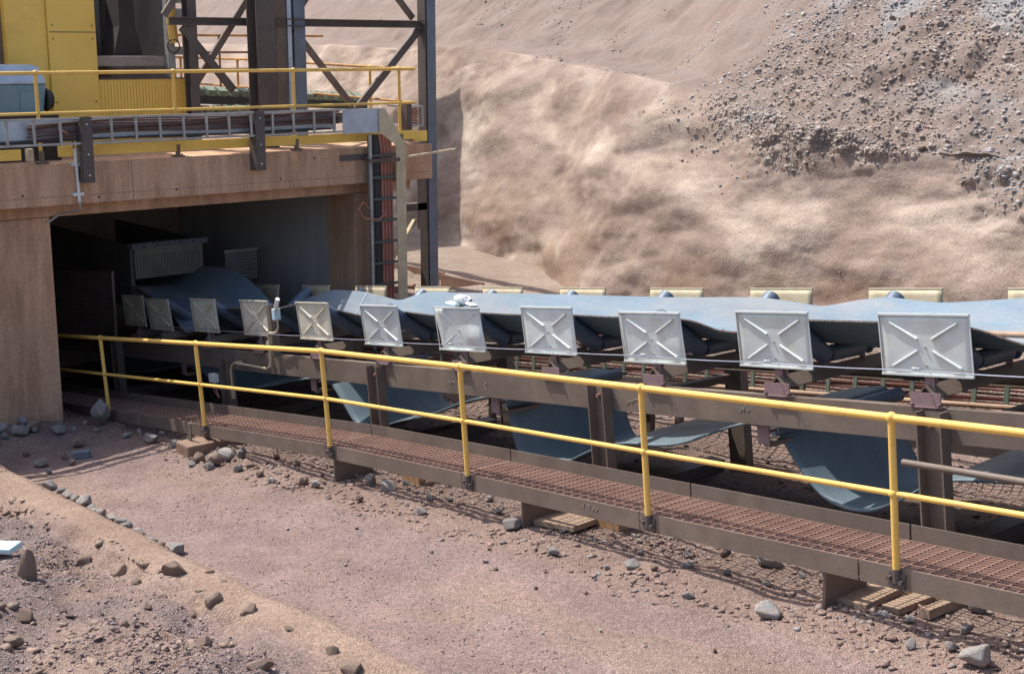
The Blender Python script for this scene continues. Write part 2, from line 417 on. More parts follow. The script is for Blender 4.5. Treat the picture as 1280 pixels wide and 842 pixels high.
Z, D = ground_height(X, Y)
road = np.array([0.305, 0.222, 0.196]); mauve = np.array([0.278, 0.207, 0.193]); sand = np.array([0.345, 0.25, 0.195])
spill = np.array([0.275, 0.200, 0.168]); padc = np.array([0.38, 0.30, 0.245]); grey = np.array([0.225, 0.175, 0.162])
def lerp(a, b, t): return a + (b - a) * t[..., None]
cc = np.broadcast_to(road, X.shape + (3,)).copy()
cc = lerp(cc, mauve, sstep(-0.4, 0.5, fbm(X * 0.5, Y * 0.9, 12, 3)))
cc = lerp(cc, sand * 0.92, 0.55 * sstep(0.15, 0.6, fbm(X * 0.4, Y * 1.3, 22, 3)) * sstep(7.0, 6.5, Y))
cc = lerp(cc, spill, sstep(6.8, 7.1, Y) * sstep(12.6, 12.2, Y) * 0.9)
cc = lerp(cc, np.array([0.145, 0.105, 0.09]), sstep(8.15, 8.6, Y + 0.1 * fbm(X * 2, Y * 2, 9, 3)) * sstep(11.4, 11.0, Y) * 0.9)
cc = lerp(cc, sand, sstep(-0.12, 0.0, D) * sstep(0.62, 0.35, D + 0.08 * fbm(X * 2, Y * 2, 3, 3)))
cc = lerp(cc, lerp(np.broadcast_to(grey, cc.shape), sand * 0.9, 0.6 * sstep(0.0, 0.5, fbm(X * 1.2, Y * 1.2, 31, 4))), sstep(0.4, 0.8, D))
cc = lerp(cc, padc, sstep(12.9, 13.2, Y))
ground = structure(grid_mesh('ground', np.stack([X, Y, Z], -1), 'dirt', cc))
def gz(x, y):
    z, _ = ground_height(np.array([float(x)]), np.array([float(y)])); return float(z[0])

# ------------------------------------------------------------------ hillside (cut face, bench, rubble slope)
hx = axis(-34.0, -4.0, 0.055, -420, 420, 1.4)
crest = np.interp(hx, [-60, -40, -25, -22, -18.4, -15.5, -13, -10.5, 0], [0.3, 0.15, 0.02, -0.18, -0.43, -0.60, -1.0, -1.30, -1.3])
benchw = np.interp(hx, [-60, -24, -18.5, -15, -12, 0], [1.6, 1.6, 1.3, 0.6, 0.1, 0.1])
fy = footY(hx); z0 = pad(hx) - 0.25
nf, nb, nu_ = 130, 26, 150
rows = []
Hn = len(hx)
lx = []
for i in range(nf):                                # steep cut face, rounded at the crest
    t = i / nf
    zz = z0 + (crest - z0) * (1 - (1 - t) ** 1.25)
    dy = 1.45 * t ** 1.15
    rows.append((fy + dy * (crest - z0) / 3.8, zz, np.full(Hn, t)))
yb_, zb_ = fy + 1.45 * (crest - z0) / 3.8, crest
for i in range(nb):
    t = i / nb
    rows.append((yb_ + benchw * t, zb_ + 0.12 * benchw * t * t, np.full(Hn, 1 + t)))
yb2, zb2 = yb_ + benchw, zb_ + 0.12 * benchw
for i in range(nu_ + 1):
    t = i / nu_
    s = 0.06 * i if i < 110 else 0.06 * 110 + 0.28 * (i - 110)
    ang = rad(41)
    rows.append((yb2 + s * math.cos(ang), zb2 + s * math.sin(ang), np.full(Hn, 2 + t)))
last = rows[-1]
for k in (3, 12, 60, 420): rows.append((last[0] + k, last[1] + 0.03 * k, np.full(Hn, 3.0)))
HY = np.stack([r[0] for r in rows], 1); HZ = np.stack([r[1] for r in rows], 1); HT = np.stack([r[2] for r in rows], 1)
HX = np.broadcast_to(hx[:, None], HY.shape).copy()
face = sstep(1.25, 0.95, HT)
# lumps of the sprayed cut face: soft diagonal ribs, hollows near the foot
q = HX * 0.8 + HZ * 0.55; pz = HZ * 1.25 - HX * 0.25
d1 = 0.22 * fbm(q * 0.42, pz * 0.55, 1.0, 2) + 0.048 * fbm(q * 1.0, pz * 1.5, 4.0, 2) + 0.018 * sstep(-0.2, 0.5, fbm(HX * 0.5, HZ * 0.7, 71.0, 2)) * fbm(HX * 2.6, HZ * 3.0, 2.0, 3) + 0.007 * fbm(HX * 8, HZ * 8, 2.0, 3) + 0.004 * fbm(q * 1.6, pz * 6.5, 19.0, 2)
pits = np.clip(fbm(HX * 1.3, HZ * 1.8, 14.0, 3) - 0.36, 0, 1) * 0.05 * sstep(0.40, 0.05, HT)
ribs = 0.022 * np.abs(fbm(q * 0.9, pz * 2.2, 25.0, 2))
up = 1 - face
rub = up * (0.10 * fbm(HX * 0.6, HY * 0.7 + HZ * 0.6, 33.0, 3) + 0.016 * fbm(HX * 4.2, HY * 4.2, 41.0, 2))
right = sstep(-16.5, -12.5, HX + 0.8 * fbm(HX * 0.6, HZ * 0.8, 60.0, 3))
rz_ = right * sstep(0.55, 1.0, HT + 0.22 * fbm(HX * 0.8, HZ * 1.0, 61.0, 3))
coarse = np.where(np.abs(HX + 19.5) > 18, 0.3, 1.0)
disp = coarse * (face * (d1 - pits + ribs) + rub + rz_ * (0.10 * np.abs(fbm(HX * 1.6, HZ * 1.6 + HY, 77.0, 3)) + 0.05 * np.abs(fbm(HX * 5.5, HZ * 5.5 + HY * 3, 78.0, 3))))
tw = sstep(0.7, 2.2, HT); HY = HY - disp * (0.92 - 0.30 * tw); HZ = HZ + disp * (0.38 + 0.37 * tw)
hs = np.array([0.325, 0.255, 0.212]); hw = np.array([0.43, 0.352, 0.292]); hr = np.array([0.27, 0.185, 0.135]); hm = np.array([0.225, 0.178, 0.155])
hg = np.array([0.215, 0.172, 0.150]); hb = np.array([0.245, 0.240, 0.240])
hc = np.broadcast_to(hs, HX.shape + (3,)).copy()
hc = lerp(hc, hw, sstep(-0.15, 0.45, fbm(q * 0.6, pz * 0.6, 7.0, 5, 0.6)) * face)
hc = hc * (1 + 0.08 * fbm(q * 2.0, pz * 3.0, 17.0, 4, 0.6))[..., None]
hc = lerp(hc, hr, 0.7 * sstep(0.0, 0.45, fbm(HX * 0.9, HZ * 1.2, 91.0, 4)) * sstep(0.55, 0.05, HT))
hc = lerp(hc, hm, sstep(0.85, 1.2, HT + 0.15 * fbm(HX, HZ, 5, 3)) * 0.9)
hc = lerp(hc, hg, np.clip(rz_ * (0.6 + 0.5 * fbm(HX * 1.5, HZ * 1.5, 62.0, 3)), 0, 1))
hc = lerp(hc, hb, right * sstep(2.04, 2.16, HT) * sstep(-0.1, 0.35, fbm(HX * 0.55 + HZ * 0.4, HZ * 0.8, 3.5, 3) + 0.55 * sstep(-13.5, -10.5, HX)))
hillside = structure(grid_mesh('hillside', np.stack([HX, HY, HZ], -1), 'hill', hc))

# ------------------------------------------------------------------ rocks
def rock_mesh(name, m, seed, npts=16, squash=(1, 0.8, 0.65), tri=True):
    r = random.Random(seed); bm = bmesh.new()
    for i in range(npts):
        v = V(r.gauss(0, 1), r.gauss(0, 1), r.gauss(0, 1)).normalized() * r.uniform(0.75, 1.0)
        bm.verts.new((v.x * squash[0], v.y * squash[1], v.z * squash[2]))
    res = bmesh.ops.convex_hull(bm, input=bm.verts)
    inner = [e for e in res.get('geom_interior', []) if isinstance(e, bmesh.types.BMVert)]
    if inner: bmesh.ops.delete(bm, geom=list(set(inner)), context='VERTS')
    if npts > 12:
        bmesh.ops.bevel(bm, geom=list(bm.edges), offset=0.05, segments=1, affect='EDGES', profile=0.5)
    bmesh.ops.recalc_face_normals(bm, faces=bm.faces)
    me = bpy.data.meshes.new(name); bm.to_mesh(me); bm.free()
    if m: me.materials.append(M[m])
    return me
RM = {k: [rock_mesh('rock', k, 100 * j + i, 18, (1, rnd.uniform(0.7, 0.95), rnd.uniform(0.55, 0.8))) for i in range(5)]
      for j, k in enumerate(['rock_grey', 'rock_brown', 'clod', 'rock_pale'])}
def cone_mesh(m, seed):
    r = random.Random(seed); bm = bmesh.new()
    for k, (h, rr) in enumerate(((-0.6, 0.9), (-0.1, 0.92), (0.45, 0.68), (0.85, 0.30))):
        for i in range(7):
            a = 2 * math.pi * (i + r.uniform(-.3, .3)) / 7; q_ = rr * r.uniform(0.8, 1.05)
            bm.verts.new((q_ * math.cos(a) + 0.22 * h, 0.8 * q_ * math.sin(a) - 0.12 * h, h + r.uniform(-.14, .14)))
    res = bmesh.ops.convex_hull(bm, input=bm.verts)
    inner = [e for e in res.get('geom_interior', []) if isinstance(e, bmesh.types.BMVert)]
    if inner: bmesh.ops.delete(bm, geom=list(set(inner)), context='VERTS')
    bmesh.ops.bevel(bm, geom=list(bm.edges), offset=0.03, segments=1, affect='EDGES', profile=0.5)
    bmesh.ops.recalc_face_normals(bm, faces=bm.faces)
    me = bpy.data.meshes.new('rock'); bm.to_mesh(me); bm.free(); me.materials.append(M[m])
    return me
RM['cone_clod'] = [cone_mesh('clod', 8)] * 5
def rock(x, y, size, m, label, group=None, z=None, sc=None, name='rock', rot=None, sink=0.25, zoff=0):
    o = bpy.data.objects.new(name, RM[m][rnd.randrange(5)]); col.objects.link(o)
    s = size / 2
    sc = sc or (rnd.uniform(0.9, 1.1), rnd.uniform(0.85, 1.1), rnd.uniform(0.9, 1.2))
    o.scale = (s * sc[0], s * sc[1], s * sc[2])
    o.rotation_euler = rot or (rnd.uniform(-.4, .4), rnd.uniform(-.4, .4), rnd.uniform(0, 6.28))
    zz = gz(x, y) if z is None else z
    o.location = (x, y, zz + s * sc[2] * 0.62 * (1 - sink) + zoff)
    tag(o, label, 'rock' if name == 'rock' else name.replace('_', ' '), group)
    return o

templates = []
for i in range(8):
    me = rock_mesh('t', None, 900 + i, 9, (1, rnd.uniform(0.6, 0.95), rnd.uniform(0.28, 0.7)))
    me.calc_loop_triangles()
    tv = np.array([v.co[:] for v in me.vertices]); tf = np.array([t.vertices[:] for t in me.loop_triangles])
    templates.append((tv, tf)); bpy.data.meshes.remove(me)
def scatter(name, P, S, m, seed=0):
    r = np.random.default_rng(seed); vs = []; fs = []; off = 0
    pick = r.integers(0, len(templates), len(P))
    for k, (tv, tf) in enumerate(templates):
        id_ = np.nonzero(pick == k)[0]; n = len(id_)
        if n == 0: continue
        a = r.random((n, 3)) * np.array([0.8, 0.8, 6.28]) - np.array([0.4, 0.4, 0])
        ca, sa = np.cos(a), np.sin(a)
        v = tv[None] * S[id_][:, None, None] * (0.8 + 0.5 * r.random((n, 1, 3)))
        x, y, z = v[..., 0], v[..., 1], v[..., 2]
        y, z = y * ca[:, :1] - z * sa[:, :1], y * sa[:, :1] + z * ca[:, :1]
        x, z = x * ca[:, 1:2] + z * sa[:, 1:2], -x * sa[:, 1:2] + z * ca[:, 1:2]
        x, y = x * ca[:, 2:] - y * sa[:, 2:], x * sa[:, 2:] + y * ca[:, 2:]
        v = np.stack([x, y, z], -1) + P[id_][:, None, :]
        f = tf[None] + (np.arange(n) * len(tv))[:, None, None] + off
        vs.append(v.reshape(-1, 3)); fs.append(f.reshape(-1, 3)); off += n * len(tv)
    vs = np.concatenate(vs); fs = np.concatenate(fs)
    me = bpy.data.meshes.new(name)
    me.vertices.add(len(vs)); me.vertices.foreach_set('co', vs.reshape(-1).astype(np.float32))
    me.loops.add(fs.size); me.loops.foreach_set('vertex_index', fs.reshape(-1).astype(np.int32))
    me.polygons.add(len(fs)); me.polygons.foreach_set('loop_start', np.arange(0, fs.size, 3, dtype=np.int32))
    me.polygons.foreach_set('loop_total', np.full(len(fs), 3, dtype=np.int32))
    me.update(calc_edges=True); me.materials.append(M[m])
    o = bpy.data.objects.new(name, me); col.objects.link(o); o['kind'] = 'stuff'
    return o
def scatter_ground(name, n, x0, x1, y0, y1, smin, smax, m, seed, keep=None, power=3.0):
    r = np.random.default_rng(seed)
    x = r.uniform(x0, x1, n); y = r.uniform(y0, y1, n)
    if keep is not None:
        k = r.random(n) < keep(x, y); x, y = x[k], y[k]
    s = smin + (smax - smin) * r.random(len(x)) ** power
    z, _ = ground_height(x, y)
    o = scatter(name, np.stack([x, y, z + s * 0.05], 1), s, m, seed)
    return o
def bank_d(x, y): return 4.57 + 0.048 * (-(x + 6.1)) - y
tag(scatter_ground('gravel', 26000, -21, -1.5, 6.85, 8.6, 0.006, 0.055, 'gravel', 1, lambda x, y: (0.25 + 0.75 * (vnoise(x * 2, y * 2, 3) > -0.1)) * sstep(6.85, 7.2, y + 0.12 * vnoise(x * 3, 1.0)), 4.5),
    'loose brown and grey gravel spilled below the grated walkway', 'gravel')
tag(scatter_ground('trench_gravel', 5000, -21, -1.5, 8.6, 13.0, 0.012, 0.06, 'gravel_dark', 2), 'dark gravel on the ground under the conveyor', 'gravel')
tag(scatter_ground('road_gravel', 15000, -18, -1.5, 4.8, 7.0, 0.004, 0.022, 'gravel_mauve', 3, lambda x, y: 0.25 + 0.75 * (vnoise(x * 1.1, y * 1.6, 8) > 0.1), 4.0),
    'fine stones scattered thinly over the dirt road', 'gravel')
tag(scatter_ground('bank_gravel', 60000, -15, -3.5, 1.4, 4.7, 0.006, 0.026, 'gravel_mauve', 4,
    lambda x, y: (bank_d(x, y) > 0.55) * (0.2 + 0.8 * sstep(-0.15, 0.25, vnoise(x * 1.1, y * 1.1, 5) + 0.35 * (bank_d(x, y) - 1.3))), 2.2),
    'mauve crushed stone covering the near bank', 'gravel')
tag(scatter_ground('bank_clods', 1800, -15, -3.5, 2.4, 4.5, 0.02, 0.075, 'clod', 5, lambda x, y: (bank_d(x, y) > 0.35) * (vnoise(x * 1.3, y * 1.3, 15) > -0.05), 2.5),
    'crumbled brown earth clods behind the sandy crest of the bank', 'earth')

# rubble on the hillside, drawn from the surface itself
hv = np.stack([HX, HY, HZ], -1)
def hill_pick(n, fn, seed):
    r = np.random.default_rng(seed)
    i = r.integers(0, hv.shape[0], n); j = r.integers(0, nf + nb + 112, n)
    bw = np.where((HT[i, j] >= 1) & (HT[i, j] < 2), np.interp(HX[i, j], [-24, -18.5, -15, -12], [1, 0.8, 0.35, 0.06]), 1.0)
    ok = (r.random(n) < bw) & (HX[i, j] > -36) & (HX[i, j] < -3) & (r.random(n) < fn(HX[i, j], HZ[i, j], HT[i, j]))
    return hv[i[ok], j[ok]]
def dens_right(x, z, t):
    edge = fbm(x * 0.7, z * 0.9, 60.0, 3)
    return sstep(-16.6, -13.4, x + 1.0 * edge) * sstep(0.74, 1.04, t + 0.22 * fbm(x * 0.8, z * 1.0, 61.0, 3)) * np.clip(0.22 + 0.78 * sstep(-0.35, 0.25, fbm(x * 0.9, z * 1.1, 9.0, 3)) + 0.35 * (t > 1.9), 0, 1)
P = hill_pick(620000, dens_right, 21)
S = 0.007 + 0.062 * np.random.default_rng(5).random(len(P)) ** 4.6
P = P + np.array([0, 0.12, -0.05]) * S[:, None]
tag(scatter('hill_rubble', P, S, 'rubble', 31), 'broken grey and brown rubble covering the upper right of the hillside', 'rubble')
def dens_left(x, z, t):
    return (x < -17) * ((t > 1.0) & (t < 1.35)) * (vnoise(x * 0.7, 2.2) > 0.0) * 0.5 + (x < -20) * (t > 1.9) * (vnoise(x * 0.8, z * 1.1, 4) > 0.12) * 0.45
P = hill_pick(26000, dens_left, 22)
S = 0.012 + 0.06 * np.random.default_rng(6).random(len(P)) ** 3
tag(scatter('bench_rubble', P, S, 'rubble', 32), 'stones scattered along the bench above the smooth cut face', 'rubble')
def dens_foot(x, z, t): return (t > 0.03) * (t < 0.30) * 0.25 * (vnoise(x * 1.5, z * 2, 4) > 0.1)
P = hill_pick(3000, dens_foot, 23)
S = 0.008 + 0.025 * np.random.default_rng(8).random(len(P)) ** 3
P = P
tag(scatter('foot_stones', P, S, 'clod', 33), 'small brown stones stuck to the foot of the cut face', 'rubble')
P = hill_pick(3200, lambda x, z, t: dens_right(x, z, t) * (t > 0.9), 24)[:70]
r_ = random.Random(44)
for p in P:
    s = r_.uniform(0.10, 0.19)
    rock(p[0], p[1], s, r_.choice(['rock_pale', 'clod']), 'larger broken boulder among the rubble on the right of the hillside',
         'boulders in the hillside rubble', z=p[2], name='boulder', sink=0.7)

# ------------------------------------------------------------------ concrete portal with its deck
FX = -18.0
portal = thing('concrete_portal', (FX, 9.0, -5.2), 'red-stained concrete portal and deck over the conveyor tunnel mouth', 'portal')
MB().bb(-26.5, FX, -4, 13.23, -2.06, -1.50).build('deck_slab', 'concrete', portal, bevel=0.012)
MB().bb(-26.5, FX - 0.30, -4, 13.0, -2.24, -2.063).build('lintel', 'concrete', portal, bevel=0.01)
MB().bb(-19.1, FX - 0.28, 2.0, 6.95, -6.2, -2.243).build('column', 'concrete', portal, bevel=0.015)
MB().bb(-19.1, FX - 0.28, 11.88, 12.55, -6.2, -2.243).build('column', 'concrete', portal, bevel=0.015)
MB().bb(-26.5, -19.103, 12.1, 12.6, -6.2, -2.243).build('side_wall', 'concrete_grey', portal)
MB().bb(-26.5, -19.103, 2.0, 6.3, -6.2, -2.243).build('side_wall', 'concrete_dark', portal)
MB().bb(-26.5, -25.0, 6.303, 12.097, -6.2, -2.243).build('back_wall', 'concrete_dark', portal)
mb = MB()
for (y, z) in [(7.55, -1.98), (8.7, -1.95), (11.0, -1.62), (10.4, -1.9), (6.5, -1.9)]:
    mb.tube((FX - 0.01, y, z), (FX + 0.006, y, z), 0.016, 8)
mb.build('form_tie_hole', 'soot', portal)
for y in (8.05, 10.55): MB().bb(FX, FX + 0.002, y - 0.005, y + 0.005, -2.05, -1.51).build('form_joint', 'footing', portal)
MB().bb(FX, FX + 0.0015, 2.2, 13.2, -1.945, -1.938).build('form_joint', 'footing', portal)

# deck edge handrail along the front
RXd = -18.12
fr = thing('deck_handrail', (RXd, 9.8, -1.5), 'yellow handrail along the front edge of the concrete deck', 'handrail')
MB().tube((RXd, 3.0, -0.305), (RXd, 12.98, -0.305), 0.026, 12).build('top_rail', 'yellow', fr, smooth=True)
MB().tube((RXd, 3.0, -0.835), (RXd, 12.98, -0.835), 0.021, 12).build('mid_rail', 'yellow', fr, smooth=True)
for y in (4.87, 6.83, 8.80, 10.75, 12.68):
    p = MB().tube((RXd, y, -1.49), (RXd, y, -0.30), 0.025, 12).sphere((RXd, y, -0.305), 0.04).sphere((RXd, y, -0.835), 0.036).build('post', 'yellow', fr, smooth=True)
    b = MB().box((RXd + 0.02, y, -1.485), (0.16, 0.14, 0.02)).box((RXd + 0.03, y, -1.40), (0.05, 0.05, 0.15))
    b.tube((RXd + 0.06, y - .045, -1.48), (RXd + 0.06, y - .045, -1.455), 0.014, 6).tube((RXd + 0.06, y + .045, -1.48), (RXd + 0.06, y + .045, -1.455), 0.014, 6)
    b.build('base_bracket', 'brown_steel', p)
toe = MB(); toe.bb(RXd + 0.03, RXd + 0.045, 7.05, 12.95, -1.415, -1.275)
toe.build('toe_board', 'yellow_panel', fr)
MB().bb(RXd + 0.03, RXd + 0.045, 3.0, 6.55, -1.435, -1.295).build('toe_board', 'yellow_panel', fr)
MB().bb(RXd - 0.01, RXd + 0.09, 6.62, 6.70, -1.45, -1.29).build('toe_bracket', 'galv_dusty', fr)

# side handrail running back along the far end of the deck
sr = thing('side_handrail', (-20.5, 12.95, -1.5), 'weathered yellow handrail running back along the far end of the deck', 'handrail')
def srz(x): return -0.305 + 0.0 * x
MB().path([(-18.12, 12.95, -0.305), (-19.9, 12.95, -0.27), (-21.45, 12.95, -0.23), (-23.7, 12.95, -0.18), (-27.5, 12.95, -0.15)], 0.024, 10).build('top_rail', 'rust_yellow', sr, smooth=True)
MB().path([(-18.12, 12.95, -0.835), (-19.9, 12.95, -0.79), (-23.7, 12.95, -0.70), (-27.5, 12.95, -0.66)], 0.02, 10).build('mid_rail', 'rust_yellow', sr, smooth=True)
for x in (-19.35, -21.45, -23.9, -26.3):
    t = np.interp(x, [-27.5, -18.12], [-0.15, -0.305])
    MB().tube((x, 12.95, -1.5), (x, 12.95, t), 0.024, 10).sphere((x, 12.95, t), 0.036).build('post', 'rust_yellow' if x < -20 else 'yellow', sr, smooth=True)

# cable ladder along the deck edge
TX = -17.85
cl = thing('deck_cable_ladder', (TX, 9.0, -1.24), 'galvanised cable ladder full of brown cables along the deck edge', 'cable ladder')
MB().bb(TX, TX + 0.035, 3.0, 11.40, -0.912, -0.885).build('side_rail', 'galv_ladder', cl)
MB().bb(TX, TX + 0.035, 3.0, 11.40, -1.245, -1.215).build('side_rail', 'galv_ladder', cl)
for i in range(24):
    y = 3.1 + i * 0.355
    MB().bb(TX + 0.003, TX + 0.030, y - 0.016, y + 0.016, -1.213, -0.914).build('rung', 'galv_ladder', cl)
MB().bb(TX - 0.155, TX - 0.145, 3.0, 11.40, -1.20, -0.90).build('back_cover', 'galv_blue', cl)
for k in range(8):
    z = -0.935 - 0.024 * k
    pts = [(TX - 0.05 - 0.02 * (k % 3), y, z - 0.012 * math.sin(y * 2.1 + k) - (0.0 if y > 7.9 else 0.035 * (7.9 - y) ** 2 * (0.6 + 0.15 * k))) for y in np.arange(6.6, 11.42, 0.2)]
    MB().path(pts, 0.0135, 6).build('cable', 'cable_brown', cl, smooth=True)
for k in range(2):
    pts = [(TX - 0.06, y, -1.185 + 0.012 * math.sin(y * 1.7 + k * 2)) for y in np.arange(3.0, 11.42, 0.25)]
    MB().path(pts, 0.012, 6).build('cable', 'cable_black', cl, smooth=True)
cov = thing('ladder_corner_cover', (TX, 11.8, -1.26), 'flat galvanised cover plate at the corner of the deck cable ladder', 'cover plate')
MB().bb(TX + 0.04, TX + 0.052, 11.40, 12.17, -1.262, -0.902).build('cover_panel', 'galv_blue', cov)
MB().bb(TX - 0.12, TX + 0.038, 11.40, 12.17, -0.912, -0.897).build('top_flange', 'galv_ladder', cov)
# vertical cable ladder
vl = thing('vertical_cable_ladder', (TX, 12.2, -4.6), 'tall cable ladder with red cables dropping from the deck corner', 'cable ladder')
MB().bb(TX + 0.04, TX + 0.075, 11.86, 11.90, -4.7, -1.30).build('side_rail', 'galv_ladder', vl)
mbv = MB().bb(TX + 0.06, TX + 0.075, 12.36, 12.54, -4.7, -1.47)
mbv.prism([(TX + 0.06, 12.17, -0.905), (TX + 0.06, 12.54, -1.47), (TX + 0.06, 12.36, -1.47), (TX + 0.06, 12.05, -1.26), (TX + 0.06, 12.05, -0.905)], (0.015, 0, 0))
mbv.build('wide_rail', 'galv_dusty', vl)
MB().bb(TX - 0.10, TX + 0.058, 12.52, 12.54, -4.7, -1.47).build('rail_flange', 'galv_ladder', vl)
for i in range(9):
    z = -1.62 - 0.34 * i
    MB().bb(TX + 0.045, TX + 0.07, 11.903, 12.357, z - 0.02, z + 0.02).build('rung', 'green_dark', vl)
for k in range(7):
    y = 12.13 + 0.031 * k
    z1 = -1.10
    pts = [(TX + 0.0 - 0.015 * (k % 2), y - 0.12 * max(0, (z + 1.6)) * 1.2, z) for z in np.arange(-4.7, z1, 0.2)]
    MB().path(pts, 0.015, 6).build('cable', 'cable_red', vl, smooth=True)
for k in range(3):
    y = 12.02 + 0.03 * k
    MB().path([(TX - 0.01, y - 0.05 * max(0, z + 1.7), z) for z in np.arange(-4.7, -1.10, 0.2)], 0.014, 6).build('cable', 'cable_black', vl, smooth=True)
MB().bb(TX - 0.055, TX - 0.045, 11.903, 12.36, -4.7, -1.30).build('back_plate', 'bin_steel', vl)
MB().path([(TX + 0.03, 11.87, -2.45), (TX + 0.1, 11.70, -2.32), (TX + 0.1, 11.62, -2.43), (TX + 0.09, 11.72, -2.58), (TX + 0.085, 12.0, -2.62), (TX + 0.09, 12.15, -2.52)], 0.014, 6).build('loose_cable', 'cable_red', vl, smooth=True)
lb = thing('ladder_support_arm', (TX, 12.2, -1.66), 'dark steel angle holding the vertical cable ladder to the concrete edge', 'bracket')
MB().bb(FX + 0.003, FX + 0.02, 11.45, 12.0, -1.69, -1.60).build('wall_plate', 'dark_steel', lb)
MB().bb(FX + 0.25, FX + 0.28, 11.8, 12.40, -1.72, -1.665).build('front_angle', 'dark_steel', lb)
MB().beam((FX + 0.27, 12.55, -1.66), (FX + 0.1, 13.62, -1.60), 0.05, 0.03).build('arm', 'galv_dusty', lb)
MB().beam((FX + 0.02, 11.9, -1.66), (FX + 0.26, 11.9, -1.69), 0.05, 0.03).build('arm', 'dark_steel', lb)
# end piece of the ladder returning round the corner
er = thing('ladder_return_piece', (-18.6, 13.0, -1.3), 'short end piece of cable ladder packed with red cables behind the deck corner', 'cable ladder')
MB().bb(-18.9, -18.3, 12.98, 13.28, -0.92, -0.895).build('side_rail', 'galv_ladder', er)
MB().bb(-18.9, -18.3, 12.98, 13.28, -1.235, -1.21).build('side_rail', 'galv_ladder', er)
for y in (12.99, 13.25): MB().bb(-18.32, -18.30, y, y + 0.03, -1.208, -0.922).build('rung', 'galv_ladder', er)
for k in range(6): MB().tube((-18.42, 12.9, -0.955 - 0.045 * k), (-18.42, 13.24, -0.955 - 0.045 * k), 0.018, 6).build('cable', 'cable_red', er, smooth=True)
MB().bb(-18.33, -18.18, 12.86, 12.96, -1.45, -0.86).build('end_post', 'dark_steel', er)
MB().bb(-18.2, -18.12, 12.98, 13.22, -1.46, -1.29).build('yellow_stop', 'yellow_panel', er)

# uprights bolted to the concrete face that carry the ladder
for y, z0_, z1_, lab in ((7.35, -1.76, -0.88, 'dark steel channel upright holding the cable ladder beside the light conduit'),
                         (9.97, -1.74, -0.88, 'dark steel channel upright holding the cable ladder at the middle of the deck edge')):
    u = thing('ladder_upright', (FX + 0.2, y, z0_), lab, 'bracket', 'ladder uprights on the deck edge')
    MB().bb(FX + 0.195, FX + 0.21, y - 0.075, y + 0.075, z0_, z1_).build('web', 'dark_steel', u)
    MB().bb(FX + 0.003, FX + 0.193, y - 0.075, y - 0.063, z0_, z1_).build('flange', 'dark_steel', u)
    MB().bb(FX + 0.003, FX + 0.193, y + 0.063, y + 0.075, z0_, z1_).build('flange', 'dark_steel', u)
    for z in (z0_ + 0.1, z0_ + 0.38, z1_ - 0.1):
        MB().tube((FX + 0.21, y, z), (FX + 0.222, y, z), 0.013, 6).build('bolt', 'galv', u)
cd = thing('deck_conduit', (FX, 7.24, -2.08), 'light grey conduit clamped vertically to the concrete deck edge', 'conduit')
MB().tube((FX + 0.05, 7.235, -1.30), (FX + 0.05, 7.25, -2.02), 0.022, 10).build('pipe', 'galv', cd, smooth=True)
MB().path([(FX + 0.05, 7.22, -1.30), (FX + 0.06, 7.20, -1.16), (FX + 0.08, 7.1, -1.08), (FX + 0.1, 7.02, -1.04)], 0.018, 8).build('cable_tail', 'cable_red', cd, smooth=True)
for z in (-1.52, -1.92): MB().bb(FX + 0.003, FX + 0.06, 7.17, 7.32, z - 0.02, z + 0.02).build('clamp', 'galv', cd)
MB().path([(FX + 0.05, 7.25, -2.02), (FX + 0.03, 7.26, -2.12), (FX - 0.05, 7.22, -2.16), (FX - 0.28, 7.1, -2.20), (FX - 0.27, 6.9, -2.32)], 0.016, 8).build('elbow', 'galv_ladder', cd, smooth=True)

# ------------------------------------------------------------------ yellow plant housing on the deck
yh = thing('yellow_housing', (-20.5, 7.0, -1.5), 'yellow painted steel plant housing standing on the left of the deck', 'housing')
YX = -19.6
MB().bb(-22.5, YX, 7.62, 8.33, -1.5, 1.7).build('front_panel', 'yellow_panel', yh, bevel=0.01)
MB().bb(-22.5, YX - 0.05, 7.03, 7.617, -1.5, 1.7).build('side_panel', 'yellow_panel', yh, bevel=0.01)
MB().bb(-22.5, YX - 0.25, 4.0, 7.027, -1.5, 1.7).build('recessed_panel', 'yellow_panel', yh)
MB().bb(YX - 0.25, YX - 0.20, 6.98, 7.027, -1.5, 1.7).build('door_edge', 'rust', yh)
MB().bb(YX - 0.245, YX - 0.22, 6.4, 6.97, 0.30, 0.35).build('door_rail', 'yellow', yh)
MB().bb(YX, YX + 0.006, 7.63, 8.32, 0.24, 0.252).build('panel_seam', 'rust', yh)
for y in (7.68, 8.27):
    for z in (-1.2, -0.75, -0.3, 0.15, 0.34, 0.8): MB().tube((YX, y, z), (YX + 0.012, y, z), 0.014, 6).build('bolt', 'rust_yellow', yh)
yp = thing('ribbed_yellow_panel', (YX, 9.0, -1.5), 'low yellow ribbed steel panel right of the yellow housing', 'panel')
MB().bb(YX - 0.05, YX - 0.02, 8.34, 9.79, -1.5, -0.44).build('sheet', 'yellow_panel', yp)
for i in range(29):
    y = 8.38 + i * 0.05
    MB().bb(YX - 0.018, YX - 0.006, y - 0.011, y + 0.011, -1.48, -0.47).build('rib', 'yellow_panel', yp)
MB().bb(YX - 0.07, YX + 0.0, 8.337, 9.80, -0.437, -0.42).build('cap', 'dark_steel', yp)
MB().path([(YX, 9.795, -0.60), (YX + 0.02, 9.84, -0.62), (YX + 0.02, 9.84, -0.75), (YX, 9.795, -0.77)], 0.012, 6).build('handle', 'yellow', yp, smooth=True)
ob = thing('ore_chute', (-21.0, 9.0, -0.3), 'dark stained steel chute above a concrete ledge behind the yellow housing', 'chute')
